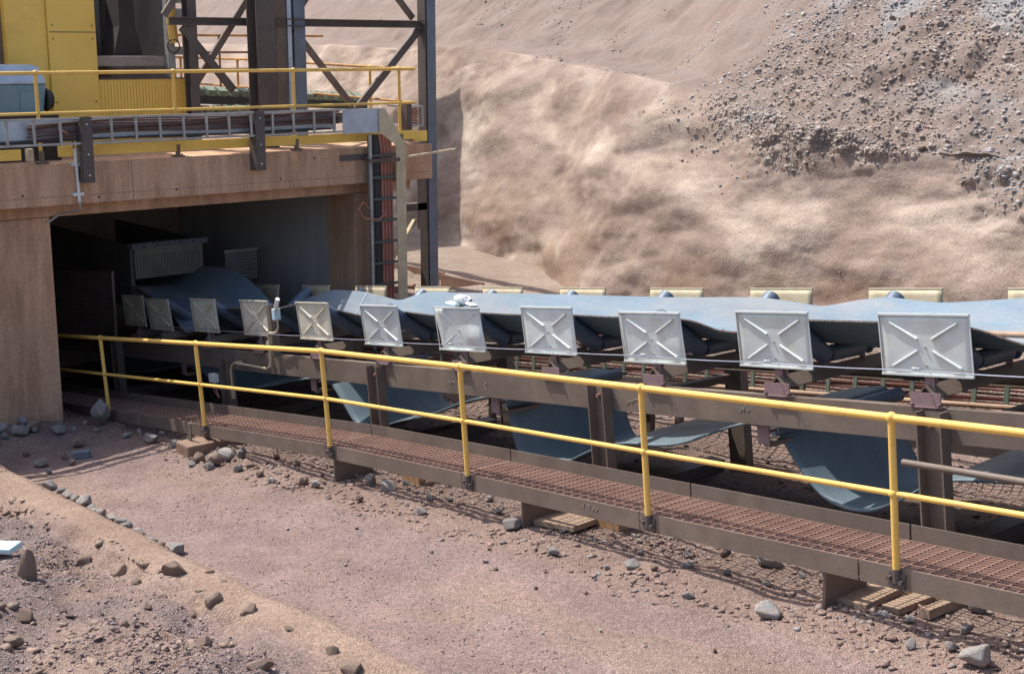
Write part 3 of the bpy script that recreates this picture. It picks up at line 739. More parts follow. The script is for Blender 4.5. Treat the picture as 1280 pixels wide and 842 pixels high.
MB().bb(-21.597, -19.75, 8.365, 9.46, -0.245, -0.10).build('ledge', 'ledge', ob)
MB().bb(-21.9, -21.62, 8.337, 10.50, -1.5, 1.7).build('back_plate', 'chute_steel', ob)
MB().bb(-21.615, -21.60, 9.0, 9.16, -0.09, 1.7).bb(-21.615, -21.60, 9.28, 9.36, -0.09, 1.7).build('wear_strip', 'soot', ob)
MB().prism([(-20.6, 9.02, -0.095), (-20.6, 9.50, -0.095), (-20.6, 9.40, 0.35), (-20.6, 9.38, 1.5), (-20.6, 9.16, 1.5), (-20.6, 9.14, 0.35)], (-0.5, 0, 0)).build('ore_stream', 'soot', ob)
MB().bb(-21.61, -19.8, 8.337, 8.36, -0.09, 1.7).build('cheek_plate', 'bin_steel', ob)
gp = thing('grey_post', (-19.7, 9.52, -1.5), 'pale grey steel post right of the dark chute opening', 'post')
MB().bb(-19.75, -19.63, 9.47, 9.585, -1.5, 1.7).build('shaft', 'galv_ladder', gp)
for z in (-0.02, 0.55, 0.75): MB().bb(-19.72, -19.66, 9.588, 9.78, z - 0.06, z + 0.06).build('cleat', 'galv_ladder', gp)
yc_ = thing('yellow_cylinder', (-19.55, 9.52, 0.1), 'slim yellow hydraulic cylinder clamped to the pale post', 'cylinder')
MB().tube((-19.56, 9.54, 0.10), (-19.56, 9.50, 0.60), 0.07, 14).build('barrel', 'yellow', yc_, smooth=True)
MB().tube((-19.56, 9.50, 0.605), (-19.56, 9.50, 0.66), 0.085, 14).build('head', 'galv_dusty', yc_, smooth=True)
MB().path([(-19.5, 9.5, 0.14)] + [(-19.5, 9.5 + 0.10 * math.sin(a), 0.05 + 0.10 * math.cos(a)) for a in np.linspace(0.3, 6.0, 12)], 0.012, 6).build('hose_loop', 'cable_black', yc_, smooth=True)
dm = thing('drive_unit', (-18.9, 6.6, -1.5), 'blue-grey drive unit with a pale rounded hood at the left edge', 'machine')
MB().prism([(-18.72, 5.2, -0.86), (-18.72, 7.14, -0.86), (-18.72, 7.20, -0.47), (-18.72, 5.2, -0.47)], (-0.7, 0, 0)).build('body', 'machine_blue', dm, bevel=0.015)
MB().prism([(-18.71, 5.2, -0.467), (-18.71, 7.22, -0.467), (-18.74, 7.12, -0.23), (-18.80, 7.03, -0.20), (-18.80, 5.2, -0.20)], (-0.6, 0, 0)).build('hood', 'galv_blue', dm, bevel=0.03)
MB().bb(-18.717, -18.705, 6.82, 7.12, -0.85, -0.56).build('side_cover', 'machine_blue', dm)
for k in range(4): MB().tube((-18.8 - 0.02 * k, 7.20 + 0.03 * k, -0.68), (-18.8 - 0.02 * k, 7.222 + 0.03 * k, -0.68), 0.16 - 0.015 * k, 16).build('cooling_ring', 'rubber', dm, smooth=True)
MB().bb(-19.5, -18.6, 5.2, 7.3, -1.5, -0.88).build('plinth', 'soot', dm)

# ------------------------------------------------------------------ steel tower behind the deck
st = thing('steel_tower', (-19.3, 12.0, -4.4), 'brown braced steel frame rising behind the deck', 'steel frame')
def hcol(mb, x, y, z0, z1, w, d, t=0.02):       # H section: flanges face +-X
    mb.bb(x - d / 2, x - d / 2 + t, y - w / 2, y + w / 2, z0, z1).bb(x + d / 2 - t, x + d / 2, y - w / 2, y + w / 2, z0, z1)
    mb.bb(x - d / 2 + t, x + d / 2 - t, y - t / 2, y + t / 2, z0, z1); return mb
def hcol2(mb, x, y, z0, z1, w, d, t=0.02):      # flanges face +-Y
    mb.bb(x - w / 2, x + w / 2, y - d / 2, y - d / 2 + t, z0, z1).bb(x - w / 2, x + w / 2, y + d / 2 - t, y + d / 2, z0, z1)
    mb.bb(x - t / 2, x + t / 2, y - d / 2 + t, y + d / 2 - t, z0, z1); return mb
hcol(MB(), -18.95, 10.70, -1.5, 1.9, 0.33, 0.30).build('column', 'dark_steel', st)
hcol2(MB(), -19.2, 14.02, -4.6, 1.9, 0.22, 0.22).build('column', 'dark_steel', st)
MB().bb(-19.085, -19.075, 13.94, 14.12, -4.6, 1.9).build('sky_tint_plate', 'blue_steel', st)  # blue tint painted on for skylight on the column's shaded side
hcol(MB(), -19.3, 11.52, -1.5, 1.9, 0.20, 0.25).build('column', 'blue_steel', st)
MB().bb(-19.18, -19.16, 11.29, 11.36, -1.5, 1.9).build('cable_duct', 'galv_blue', st)
MB().bb(-19.25, -19.19, 11.10, 11.285, -1.5, 1.9).build('column_cladding', 'brown_steel', st)
hcol(MB(), -19.6, 11.02, -1.5, 1.9, 0.16, 0.2).build('column', 'dark_steel', st)
hcol(MB(), -19.3, 9.68, -1.5, 1.9, 0.14, 0.2).build('column', 'dark_steel', st)
MB().bb(-19.26, -19.14, 9.3, 13.90, 0.455, 0.475).bb(-19.21, -19.195, 9.3, 13.90, 0.375, 0.455).bb(-19.26, -19.14, 9.3, 13.90, 0.355, 0.375).build('cross_beam', 'dark_steel', st)
def brace(y0, z0, y1, z1, x=-19.22, w=0.1, m='dark_steel'):
    MB().beam((x, y0, z0), (x, y1, z1), 0.05, w, up=(1, 0, 0)).build('brace', m, st)
for a in [(9.51, 0.33, 10.33, -0.62), (13.88, 0.33, 12.35, -1.2)]:
    d = V(0, a[2] - a[0], a[3] - a[1]).normalized(); n = V(0, -d.z, d.y)
    MB().box((-19.22, (a[0] + a[2]) / 2, (a[1] + a[3]) / 2), (math.dist(a[:2], a[2:]), 0.12, 0.05), (d, n, V(1, 0, 0))).build('brace', 'dark_steel', st)
for a in [(10.7, 0.75, 9.70, -0.6), (11.5, 0.33, 12.75, -1.1), (11.5, 0.48, 12.0, 1.1), (13.85, 0.52, 13.3, 1.1), (9.3, 0.5, 9.75, 1.1)]:
    d = V(0, a[2] - a[0], a[3] - a[1]).normalized(); n = V(0, -d.z, d.y)
    MB().box((-19.36, (a[0] + a[2]) / 2, (a[1] + a[3]) / 2), (math.dist(a[:2], a[2:]), 0.10, 0.05), (d, n, V(1, 0, 0))).build('brace', 'brown_steel', st)
MB().bb(-19.28, -19.1, 13.4, 13.92, -2.72, -2.60).build('cross_beam', 'dark_steel', st)
MB().bb(-19.12, -19.1, 13.72, 13.93, -3.05, -2.10).build('gusset', 'brown_steel', st)
MB().beam((-19.25, 13.75, -2.9), (-19.25, 13.0, -3.9), 0.04, 0.09, up=(1, 0, 0)).build('brace', 'galv_dusty', st)
MB().beam((-19.25, 13.5, -2.35), (-19.25, 12.9, -2.38), 0.04, 0.07, up=(1, 0, 0)).build('brace', 'galv_dusty', st)
# scribble on the column
def stroke(mb, pts, nrm, w=0.014):
    for a, b in zip(pts[:-1], pts[1:]): mb.beam(a, b, w, 0.003, up=nrm)
mb = MB()
for i in range(5):
    z = -0.35 - 0.17 * i
    stroke(mb, [(-19.072, 13.97, z - 0.1), (-19.072, 14.09, z), (-19.072, 14.0, z + 0.08)], (1, 0, 0), 0.010)
mb.build('chalk_mark', 'chalk_yellow', st)

# back handrails and small walkway seen through the frame
bh = thing('back_handrail', (-24, 12, -1.5), 'rusty handrails of the walkway behind the steel frame', 'handrail')
for z, y0, y1 in ((0.25, 10.6, 14.2), (-0.05, 10.6, 13.3), (-0.35, 10.6, 12.6)):
    MB().tube((-22.8, y0 - 0.3, z), (-22.8, y1, z), 0.022, 8).build('rail', 'rust_yellow' if z > 0 else 'rust', bh, smooth=True)
for y in (11.3, 12.0, 12.7): MB().tube((-22.8, y, -1.4), (-22.8, y, 0.25), 0.022, 8).build('post', 'rust', bh, smooth=True)
gw = thing('green_gantry', (-21.6, 12.0, -1.2), 'weathered green slatted gantry behind the deck handrails', 'gantry')
MB().beam((-21.2, 10.45, -0.78), (-21.2, 14.1, -0.98), 0.06, 0.20).build('beam', 'green_dark', gw)
MB().beam((-20.9, 10.3, -1.10), (-20.9, 14.1, -1.22), 0.06, 0.18).build('beam', 'green_dark', gw)
for i in range(17):
    y = 10.5 + 0.21 * i; z = -0.64 - 0.055 * (y - 10.45)
    MB().box((-21.15, y, z - 0.02), (0.22, 0.15, 0.10), (V(1, 0, -.3), V(0, 1, -.05), V(.3, 0, 1))).build('slat', 'green_paint', gw)
for i in range(8):
    y = 10.5 + 0.21 * i
    MB().box((-20.85, y, -0.985), (0.22, 0.15, 0.09), (V(1, 0, -.3), V(0, 1, -.05), V(.3, 0, 1))).build('slat', 'green_paint', gw)
# unseen bin above the frame, added to cast the shadow on the cut face
bn = thing('unseen_bin', (-27, 13, 1.9), 'unseen clad steel bin added above the frame to shade the cut face', 'bin')
MB().bb(-33, -27.8, 9.0, 18.0, 1.9, 4.2).build('cladding', 'bin_steel', bn)
MB().bb(-33.05, -27.77, 8.95, 18.05, 4.203, 4.22).build('roof', 'galv_ladder', bn)
for x, y in ((-32.8, 9.3), (-32.8, 15.6)):
    MB().bb(x - .12, x + .12, y - .12, y + .12, -1.5, 1.897).build('leg', 'dark_steel', bn)
MB().bb(-27.79, -18.8, 10.9, 11.2, 1.902, 2.1).build('support_beam', 'dark_steel', bn)
MB().bb(-27.79, -19.1, 13.9, 14.15, 1.902, 2.1).build('support_beam', 'dark_steel', bn)

# ------------------------------------------------------------------ grated walkway
ww = thing('grated_walkway', (-5.1, 7.8, -3.9), 'rusty grated steel walkway on short legs in front of the conveyor', 'walkway')
brk = [-24, -21, -18.12, -15.18, -12.23, -9.8, -7.43, -5.3, -2.77, 0, 4]
Y0, Y1 = 7.52, 8.10
for a, b in zip(brk[:-1], brk[1:]):
    a2, b2 = a + 0.008, b - 0.008
    za, zb = deckz(a2), deckz(b2)
    MB().beam((a2, Y0 - 0.01, za - 0.075), (b2, Y0 - 0.01, zb - 0.075), 0.008, 0.15).beam((a2, Y0 + 0.02, za - 0.146), (b2, Y0 + 0.02, zb - 0.146), 0.05, 0.008).build('edge_channel', 'brown_steel', ww)
    MB().beam((a2, Y1 + 0.01, za + 0.03), (b2, Y1 + 0.01, zb + 0.03), 0.008, 0.17).build('toe_board', 'brown_steel', ww)
    g = MB()
    for k in range(13):
        y = Y0 + 0.005 + k * (Y1 - Y0 - 0.01) / 12
        g.beam((a2, y, za - 0.016), (b2, y, zb - 0.016), 0.006, 0.030)
    n = int(round((b2 - a2) / 0.105))
    for i in range(n + 1):
        x = a2 + 0.006 + (b2 - a2 - 0.012) * i / n
        w = 0.010 if i in (0, n) else 0.007
        g.beam((x, Y0, deckz(x) - 0.006), (x, Y1, deckz(x) - 0.006), w, 0.012)
    g.build('grating_panel', 'grate', ww)
for x in (-16.6, -12.15, -8.98, -5.62, -3.4, -1.2):
    z = deckz(x); gb = min(gz(x, Y0 + .1), gz(x, Y1)) - 0.06
    MB().bb(x - 0.012, x + 0.012, Y0 + 0.04, Y1 - 0.04, gb, z - 0.155).build('support_leg', 'brown_steel', ww)
# chalk marks
mb = MB(); s0 = -17.02; zc0 = deckz(s0) - 0.075; yy = Y0 - 0.016
stroke(mb, [(s0 + 0.045 * math.cos(a), yy, zc0 + 0.05 * math.sin(a)) for a in np.linspace(0.7, 5.6, 10)], (0, 1, 0), 0.010)
s0 = -8.02; zc0 = deckz(s0) - 0.055
stroke(mb, [(s0 - .10, yy, zc0 - .02), (s0 - .075, yy, zc0 + .015), (s0 - .085, yy, zc0 - .03)], (0, 1, 0), 0.008)
stroke(mb, [(s0 - .03, yy, zc0 + .012), (s0, yy, zc0 + .02), (s0 - .02, yy, zc0 - .02)], (0, 1, 0), 0.008)
stroke(mb, [(s0 + .03, yy, zc0 - .02), (s0 + .05, yy, zc0 + .025), (s0 + .075, yy, zc0 - .015), (s0 + .1, yy, zc0 + .02)], (0, 1, 0), 0.008)
s0 = -13.0; zc0 = deckz(s0) - 0.06
stroke(mb, [(s0 - .03, yy, zc0 - .03), (s0, yy, zc0 + .03), (s0 + .03, yy, zc0 - .02)], (0, 1, 0), 0.009)
mb.build('chalk_mark', 'chalk', ww)

hr_ = thing('walkway_handrail', (-5.1, 7.5, -3.42), 'bright yellow tubular handrail along the near side of the walkway', 'handrail')
PX = [-20.96, -17.98, -15.04, -12.11, -9.69, -7.32, -4.99, -2.66, -0.3]
HYp = 7.49
def hn(x):
    s = 0.139 if x < -12.3 else (0.122 if x < -12.1 else 0.1064)
    return V(-s, 0, 1).normalized()
def hp(x, h): return V(x, HYp, deckz(x)) + hn(x) * h
top = [hp(x, 1.03) for x in PX]; midp = [hp(x, 0.515) for x in PX]
# extend both ends of the rails
for nm, pts, r in (('top_rail', top, 0.0275), ('mid_rail', midp, 0.0205)):
    for a, b in zip(pts[:-1], pts[1:]): MB().tube(a, b, r, 14).build(nm, 'yellow', hr_, smooth=True)
for x in PX:
    p = MB().tube(hp(x, -0.005), hp(x, 1.03), 0.026, 14).sphere(hp(x, 1.03), 0.040, 12, 8).sphere(hp(x, 0.515), 0.037, 12, 8).build('post', 'yellow', hr_, smooth=True)
    b = MB().tube(hp(x, -0.10), hp(x, -0.006), 0.028, 12)
    b.beam(V(x - 0.06, HYp + 0.008, deckz(x) - 0.085), V(x + 0.07, HYp + 0.008, deckz(x + 0.07) - 0.095), 0.010, 0.11)
    b.tube((x - 0.045, HYp - 0.03, deckz(x) - 0.075), (x - 0.045, HYp + 0.01, deckz(x) - 0.075), 0.016, 6)
    b.tube((x + 0.05, HYp - 0.03, deckz(x) - 0.085), (x + 0.05, HYp + 0.01, deckz(x) - 0.085), 0.016, 6)
    b.build('base_bracket', 'dark_steel', p)

# ------------------------------------------------------------------ conveyor
RXS = [-3.78, -7.56, -11.30, -15.08, -18.85]
cf = thing('conveyor_frame', C(-9.5, YC, -1.5), 'brown steel stringers and legs carrying the belt conveyor', 'conveyor frame')
SX = [-24.5, -20.97, -17.2, -13.39, -9.48, -5.77, -2.0, 3]
for side, nm in ((-1, 'near'), (1, 'far')):
    yw = YC + side * 0.93
    for a, b in zip(SX[:-1], SX[1:]):
        for k in range(1):
            A, B = C(a + 0.004, yw, -0.61), C(b - 0.004, yw, -0.61)
            A1, B1 = C(a + 0.004, yw - side * 0.04, -0.479), C(b - 0.004, yw - side * 0.04, -0.479)
            A2, B2 = C(a + 0.004, yw - side * 0.04, -0.741), C(b - 0.004, yw - side * 0.04, -0.741)
            if side > 0:
                A, B = C(a + 0.004, yw, -0.545), C(b - 0.004, yw, -0.545); A2, B2 = C(a + 0.004, yw - 0.04, -0.611), C(b - 0.004, yw - 0.04, -0.611)
            m_ = MB().beam(A, B, 0.010, 0.27 if side < 0 else 0.14).beam(A1, B1, 0.075, 0.009).beam(A2, B2, 0.075, 0.009)
            m_.build('stringer', 'brown_steel', cf)
    yo = yw + side * 0.07
    for x in SX[:-1]:
        ax = cax(x); o0 = C(x, yo, -0.5); gl = gz(x, yo) - 0.1
        L = (o0.z - gl)
        top_ = C(x, yo, -0.49); bot = C(x, yo, -0.49) - ax[2] * L
        ctr = (top_ + bot) / 2
        m_ = MB().box(ctr + ax[0] * 0.105, (0.014, 0.12, L), ax).box(ctr - ax[0] * 0.105, (0.014, 0.12, L), ax).box(ctr + V(0, -side * 0.045, 0), (0.196, 0.010, L), ax)
        m_.build('leg', 'brown_steel', cf)
        bl = MB()
        for dx in (-0.035, 0.045): 
            c_ = C(x + dx, yo, -0.60); bl.tube(c_ + V(0, -side * 0.04, 0), c_ + V(0, side * 0.0, 0), 0.02, 6)
        bl.build('bolt', 'rust', cf)
for x in SX[:-1]:
    ax = cax(x)
    zb = gz(x, YC) + 0.02
    MB().bb(x - 0.10, x + 0.10, YC - 0.86, YC + 0.86, zb - 0.05, zb + 0.13).build('base_beam', 'dark_steel', cf)
    MB().beam(C(x, YC - 0.86, -0.70), C(x, YC + 0.86, -0.70), 0.08, 0.08).build('tie_beam', 'dark_steel', cf)
# chalk marks on the near stringer
mb = MB(); yy = YC - 0.938
def cm(x, n): return C(x, yy, n)
for s0, sh in ((-18.7, [(-.05, -.04), (-.05, .04), (0, 0), (.05, .04), (.05, -.04)]), (-11.95, [(-.07, .03), (-.03, -.02), (0, .01), (.05, -.01)]),
               (-11.35, [(0, .05), (.02, .01), (-.02, 0), (.01, -.05)]), (-9.05, [(-.12, -.06), (-.07, -.02), (-.05, -.04), (0, 0), (.03, -.01), (.08, .06)]),
               (-7.68, [(-.06, -.03), (-.04, .02), (-.02, -.02), (0, .05), (.02, -.02), (.05, .0)])):
    stroke(mb, [cm(s0 + a, -0.61 + b) for a, b in sh], (0, 1, 0), 0.009)
mb.build('chalk_mark', 'chalk', cf)

# idler stations
STX = [-4.40, -5.85, -7.30, -8.77, -10.23, -11.76, -13.27, -14.79, -16.30, -17.83, -19.35, -20.25]
W35 = rad(35)
def make_idler():
    o = thing('idler_set', (0, 0, 0), '', 'idler')
    cb = MB()
    for s in (-1, 1):
        cb.prism([(0, -0.95, -0.30), (0, -0.95, -0.312), (s * 0.085, -0.95, -0.405), (s * 0.093, -0.95, -0.397)], (0, 1.9, 0))
    cb.build('cross_beam', 'brown_steel', o, local=True)
    for s in (-1, 1):
        f_ = MB().box((0, s * 0.95, -0.413), (0.27, 0.010, 0.11)).box((0, s * 0.91, -0.470), (0.29, 0.11, 0.008))
        f_.tube((-0.12, s * 0.965, -0.466), (-0.12, s * 0.965, -0.44), 0.013, 6).tube((0.12, s * 0.965, -0.466), (0.12, s * 0.965, -0.44), 0.013, 6)
        f_.build('foot', 'primer', o, local=True)
    MB().tube((0, -0.235, -0.205), (0, 0.235, -0.205), 0.076, 16).build('roller', 'roller', o, smooth=True, local=True)
    for s in (-1, 1):
        p = V(0, s * 0.285, -0.208); d = V(0, s * math.cos(W35), math.sin(W35))
        rl = MB().tube(p, p + d * 0.66, 0.088, 18).build('roller', 'roller', o, smooth=True, local=True)
        MB().tube(p + d * 0.661, p + d * 0.68, 0.02, 8).build('shaft', 'dark_steel', rl, smooth=True, local=True)
        MB().box((0, s * 0.255, -0.245), (0.06, 0.010, 0.15)).build('roller_bracket', 'primer', o, local=True)
        e = p + d * 0.683
        MB().prism([(-0.035, e.y, e.z - 0.01), (0.035, e.y, e.z - 0.01), (0.05, e.y, -0.30), (-0.05, e.y, -0.30)], (0, s * 0.010, 0)).build('roller_bracket', 'primer', o, local=True)
    return o
def panel_grid(side, dent=0.0, w=0.80, h=0.475, tilt=12):
    nx, nz = 13, 9; vs = []; fs = []
    tt = math.tan(rad(tilt)); y0 = side * 0.93
    for i in range(nx):
        for j in range(nz):
            x = -w / 2 + w * i / (nx - 1); z = -h / 2 + h * j / (nz - 1)
            y = y0 - side * tt * z
            if dent:
                y += side * dent * (0.035 * math.exp(-((x - 0.25) / 0.16) ** 2 - ((z + 0.08) / 0.10) ** 2) - 0.03 * max(0, x - 0.1) - 0.02 * math.exp(-((x + 0.35) / .1) ** 2))
                x2 = x + dent * (-0.02 * math.sin(z * 9) if i in (0, nx - 1) else 0)
            else: x2 = x
            vs.append((x2, y, z))
    for i in range(nx - 1):
        for j in range(nz - 1): fs.append((i * nz + j, (i + 1) * nz + j, (i + 1) * nz + j + 1, i * nz + j + 1))
    return MB().add(vs, fs)
def make_plate(side, m, mr, dent=0.0, tilt=-4):
    o = thing('guard_plate', (0, 0, 0), '', 'guard plate')
    tt = math.tan(rad(tilt)); w, h = 0.80, 0.475
    def pt(x, z, out): return V(x, side * (0.93 + out) - side * tt * z, z)
    pn = panel_grid(side, dent, tilt=tilt).build('panel', m, o, local=True, solid=0.004, smooth=True)
    for z in (-h / 2, h / 2):
        MB().beam(pt(-w / 2 - .004, z, 0.006), pt(w / 2 + .004, z, 0.006), 0.026, 0.016).build('edge_fold', m, pn, local=True)
    for x in (-w / 2, w / 2):
        MB().beam(pt(x, -h / 2 + .009, 0.004), pt(x, h / 2 - .009, 0.004), 0.010, 0.006, up=(0, 1, 0)).build('edge_fold', m, pn, local=True)
    for sx in (-1, 1):
        for sz in (-1, 1):
            a, b = pt(sx * 0.065, sz * 0.045, 0.006), pt(sx * 0.30, sz * 0.175, 0.006)
            if dent: a, b = pt(sx * 0.065, sz * 0.045, 0.012 - .02 * dent), pt(sx * 0.30, sz * 0.175, 0.012 - .02 * dent)
            MB().tube(a, b, 0.0105, 8).build('rib', mr, pn, local=True, smooth=True)
    for z in (-0.02, -0.165):
        MB().tube(pt(0, z, -0.02), pt(0, z, 0.014), 0.009, 6).build('bolt', 'galv_ladder', pn, local=True)
    MB().beam((0, side * 0.885, -0.40), (0, side * 0.893, -0.02), 0.010, 0.085, up=(1, 0, 0)).build('stem', 'primer', o, local=True)
    return o
idler0 = make_idler(); plN = make_plate(-1, 'galv', 'galv'); plF = make_plate(1, 'galv_dusty', 'brown_steel', 0.0, -8); plD = make_plate(-1, 'galv', 'galv', 1.0); plC = make_plate(-1, 'galv_cream', 'galv_cream'); plE = make_plate(-1, 'galv', 'galv', 0.3)
ordn = ['just beyond the right edge', 'nearest on the right', 'second from the right', 'third from the right', 'fourth from the right', 'dented, with the white rag above it', 'sixth from the right',
        'seventh from the right, beside the switch stand', 'eighth from the right, left of the switch stand', 'ninth from the right, at the tunnel mouth', 'tenth from the right, in the tunnel', 'leftmost, dim, deepest in the tunnel']
ordf = ['beyond the right edge of the view', 'cut by the right edge of the view', 'second from the right', 'third from the right', 'fourth from the right', 'fifth from the right', 'sixth from the right, left of the rag',
        'seventh from the right, beside the steel column', 'eighth from the right, at the vertical cable ladder', 'ninth from the right, in front of the portal wall', 'tenth from the right, inside the tunnel', 'deepest in the tunnel']
fu = dict(i=0, n=0, f=0)
def put(o, X):
    o.location = C(X, YC, 0); o.rotation_euler = (0, -math.atan(slope(X)), 0)
for k, x in enumerate(STX):
    o = idler0 if k == 0 else copy_tree(idler0)
    put(o, x); o['group'] = 'idler sets along the conveyor'
    o['label'] = 'troughing idler set under the belt, ' + ordn[k].replace('dented, with the white rag above it', 'fifth from the right').split(',')[0].replace('leftmost', 'leftmost of all')
    src = {0: plN, 5: plD, 7: plC, 3: plE}.get(k)
    o = src if src is not None else copy_tree(plN if k < 7 else plC)
    put(o, x); o['group'] = 'near guard plates'
    o['label'] = 'galvanised guard plate in the near row, ' + ordn[k]
    o.rotation_euler[2] = rad(rnd.uniform(-1.6, 1.6)); o.rotation_euler[0] = rad(rnd.uniform(-1.5, 1.0))
    o2 = plF if k == 0 else copy_tree(plF)
    put(o2, x); o2['group'] = 'far guard plates'
    o2['label'] = 'dusty far-row guard plate, ' + ordf[k]

# return idlers
rw = ['beyond the right edge', 'right of the middle of the view', 'left of the middle of the view', 'near the switch stand', 'inside the tunnel mouth']
for k, x in enumerate(RXS):
    o = thing('return_idler', C(x, YC, -0.82), 'return roller with mauve hanger plates, ' + rw[k], 'idler', 'return idlers under the stringers')
    rl = MB().tube(C(x, YC - 0.72, -0.830), C(x + 0.28, YC + 0.76, -0.725), 0.066, 16).build('roller', 'roller', o, smooth=True)
    MB().tube(C(x, YC - 0.86, -0.825), C(x + 0.30, YC + 0.86, -0.722), 0.018, 8).build('shaft', 'dark_steel', rl, smooth=True)
    for s in (-1, 1):
        MB().box(C(x, YC + s * 0.86, -0.835), (0.13, 0.012, 0.185), cax(x)).build('hanger', 'primer', o)
    MB().beam(C(x + 0.03, YC - 0.86, -0.93), C(x + 0.03, YC + 0.86, -0.93), 0.07, 0.04).build('spreader', 'brown_steel', o)

# carrying belt
nE = [(-26, .55), (-22, .55), (-20.78, .48), (-19.97, .228), (-19.56, .044), (-19.2, -.24), (-18.9, -.22), (-18.3, 0.02), (-17.7, .16), (-17.2, .17), (-16.6, .12), (-15.7, .235), (-15.1, .19), (-14.79, .17), (-14.2, .10), (-13.8, .09), (-13.27, .16), (-12.6, .115), (-11.76, .16),
      (-11.2, .145), (-10.23, .155), (-9.6, .14), (-8.85, .15), (-8.5, .12), (-8.2, .03), (-7.85, .03), (-7.5, .12), (-7.2, .15), (-6.6, .145), (-5.85, .15), (-5.55, .10), (-5.2, -.01), (-4.9, -.03), (-4.5, .12), (-4.3, .15), (-3, .12), (3, .14)]
fE = [(-26, .62), (-22, .65), (-20.86, .69), (-19.87, .646), (-19.35, .488), (-18.85, .23), (-18.48, .02), (-18.15, .03), (-17.8, .12), (-17.28, .20), (-16.73, .285), (-16.3, .27), (-15.9, .25), (-15.5, .19), (-15.1, .129), (-14.75, .20), (-14.36, .26), (-13.83, .24),
      (-12.69, .231), (-11.3, .213), (-10, .19), (-8.78, .195), (-8.4, .16), (-7.99, .105), (-7.6, .17), (-7.27, .205), (-6.95, .17), (-6.69, .149), (-6.3, .17), (-5.85, .20), (-5, .16), (-4.4, .2), (3, .18)]
cE = [(-26, .45), (-21, .45), (-20, .33), (-19.4, .12), (-18.9, -.12), (-18.4, -.22), (-17.83, -.10), (3, -.10)]
bx = np.arange(-24.5, 3.0, 0.05)
def smooth_interp(x, T):
    T = np.array(sorted(T)); y = np.interp(x, T[:, 0], T[:, 1])
    k = np.array([1, 3, 5, 6, 5, 3, 1.]); k /= k.sum()
    return np.convolve(np.pad(y, 3, 'edge'), k, 'valid')
en, ef, ec = smooth_interp(bx, nE), smooth_interp(bx, fE), smooth_interp(bx, cE)
sagc = -0.03 * np.sin(np.pi * (bx + 5.85) / 1.49) ** 2
ws = np.linspace(-0.70, 0.70, 29)
def belt_mesh(name, m, off):
    P = np.zeros((len(bx), len(ws), 3))
    for j, w in enumerate(ws):
        a = abs(w); g = float(np.clip((a - 0.20) / 0.50, 0, 1)); g = g * g * (2 - g) * 0.35 + g * 0.65
        e = en if w < 0 else ef
        mid = 0.5 * (1 + w / 0.7)
        base = ec + sagc
        nn = base + (e - base) * g
        yy = math.copysign(min(a, 0.24) + max(0, a - 0.24) * 0.83, w)
        for i, x in enumerate(bx):
            pass
        s = 0.1365
        P[:, j, 0] = bx - 0.1353 * (nn + off); P[:, j, 1] = YC + yy; P[:, j, 2] = zl(bx) + nn + off
    return grid_mesh(name, P, m)
cb = thing('carrying_belt', C(-9, YC, -0.1), 'wide blue-grey conveyor belt lying loose in the trough', 'conveyor belt')
def parent_keep(o, p):
    mi = p.matrix_basis.inverted(); o.data.transform(mi); o.parent = p
o = belt_mesh('top_cover', 'belt_top', 0.0); parent_keep(o, cb)
o = belt_mesh('bottom_cover', 'belt_bottom', -0.014); parent_keep(o, cb)
eb = MB()
for e, w in ((en, -0.70), (ef, 0.70)):
    yy = YC + math.copysign(0.24 + 0.46 * 0.83, w)
    vs = []; fs = []
    for i, x in enumerate(bx):
        for off in (0.0, -0.014): vs.append((x - 0.1353 * (e[i] + off), yy, zl(x) + e[i] + off))
    for i in range(len(bx) - 1): fs.append((2 * i, 2 * i + 1, 2 * i + 3, 2 * i + 2))
    eb.add(vs, fs)
eb.build('belt_edge', 'clod', cb)
# splice line across the belt
def belt_pt(x, w, off=0.004):
    i = int(np.clip((x - bx[0]) / 0.05, 0, len(bx) - 1)); a = abs(w)
    g = float(np.clip((a - 0.20) / 0.50, 0, 1)); g = g * g * (2 - g) * 0.35 + g * 0.65
    e = en[i] if w < 0 else ef[i]; b = ec[i] + sagc[i]; n = b + (e - b) * g
    return V(x - 0.1353 * n, YC + math.copysign(min(a, 0.24) + max(0, a - 0.24) * 0.83, w), zl(x) + n + off)
sp = MB(); vs = []; fs = []
for j, w in enumerate(np.linspace(-0.69, 0.69, 24)):
    x = -15.55 - 0.25 * (w + 0.69)
    vs += [belt_pt(x, w), belt_pt(x + 0.05, w)]
for j in range(23): fs.append((2 * j, 2 * j + 1, 2 * j + 3, 2 * j + 2))
sp.add(vs, fs).build('splice_strip', 'belt_splice', cb)

# return belt, hanging slack between the return rollers
S1n = [(-7.56, -.745), (-7.50, -.80), (-7.34, -1.006), (-7.11, -1.275), (-6.90, -1.43), (-6.67, -1.483), (-6.43, -1.47), (-6.15, -1.32), (-5.95, -1.18), (-5.75, -1.115), (-5.48, -1.09), (-5.11, -1.075), (-4.70, -1.00), (-4.2, -.86), (-3.78, -.745)]
S1f = [(-7.28, -.63), (-7.22, -.68), (-7.08, -.95), (-6.95, -1.20), (-6.82, -1.38), (-6.63, -1.46), (-6.45, -1.40), (-6.24, -1.283), (-6.05, -1.19), (-5.86, -1.094), (-5.40, -.95), (-4.90, -.85), (-4.40, -.76), (-3.90, -.68), (-3.50, -.63)]
S2n = [(-11.30, -.745), (-11.26, -.82), (-11.17, -1.12), (-11.08, -1.36), (-10.98, -1.47), (-10.75, -1.53), (-10.40, -1.49), (-10.0, -1.30), (-9.70, -1.18), (-9.35, -1.13), (-9.0, -1.13), (-8.72, -1.095), (-8.43, -1.01), (-8.09, -.87), (-7.56, -.745)]
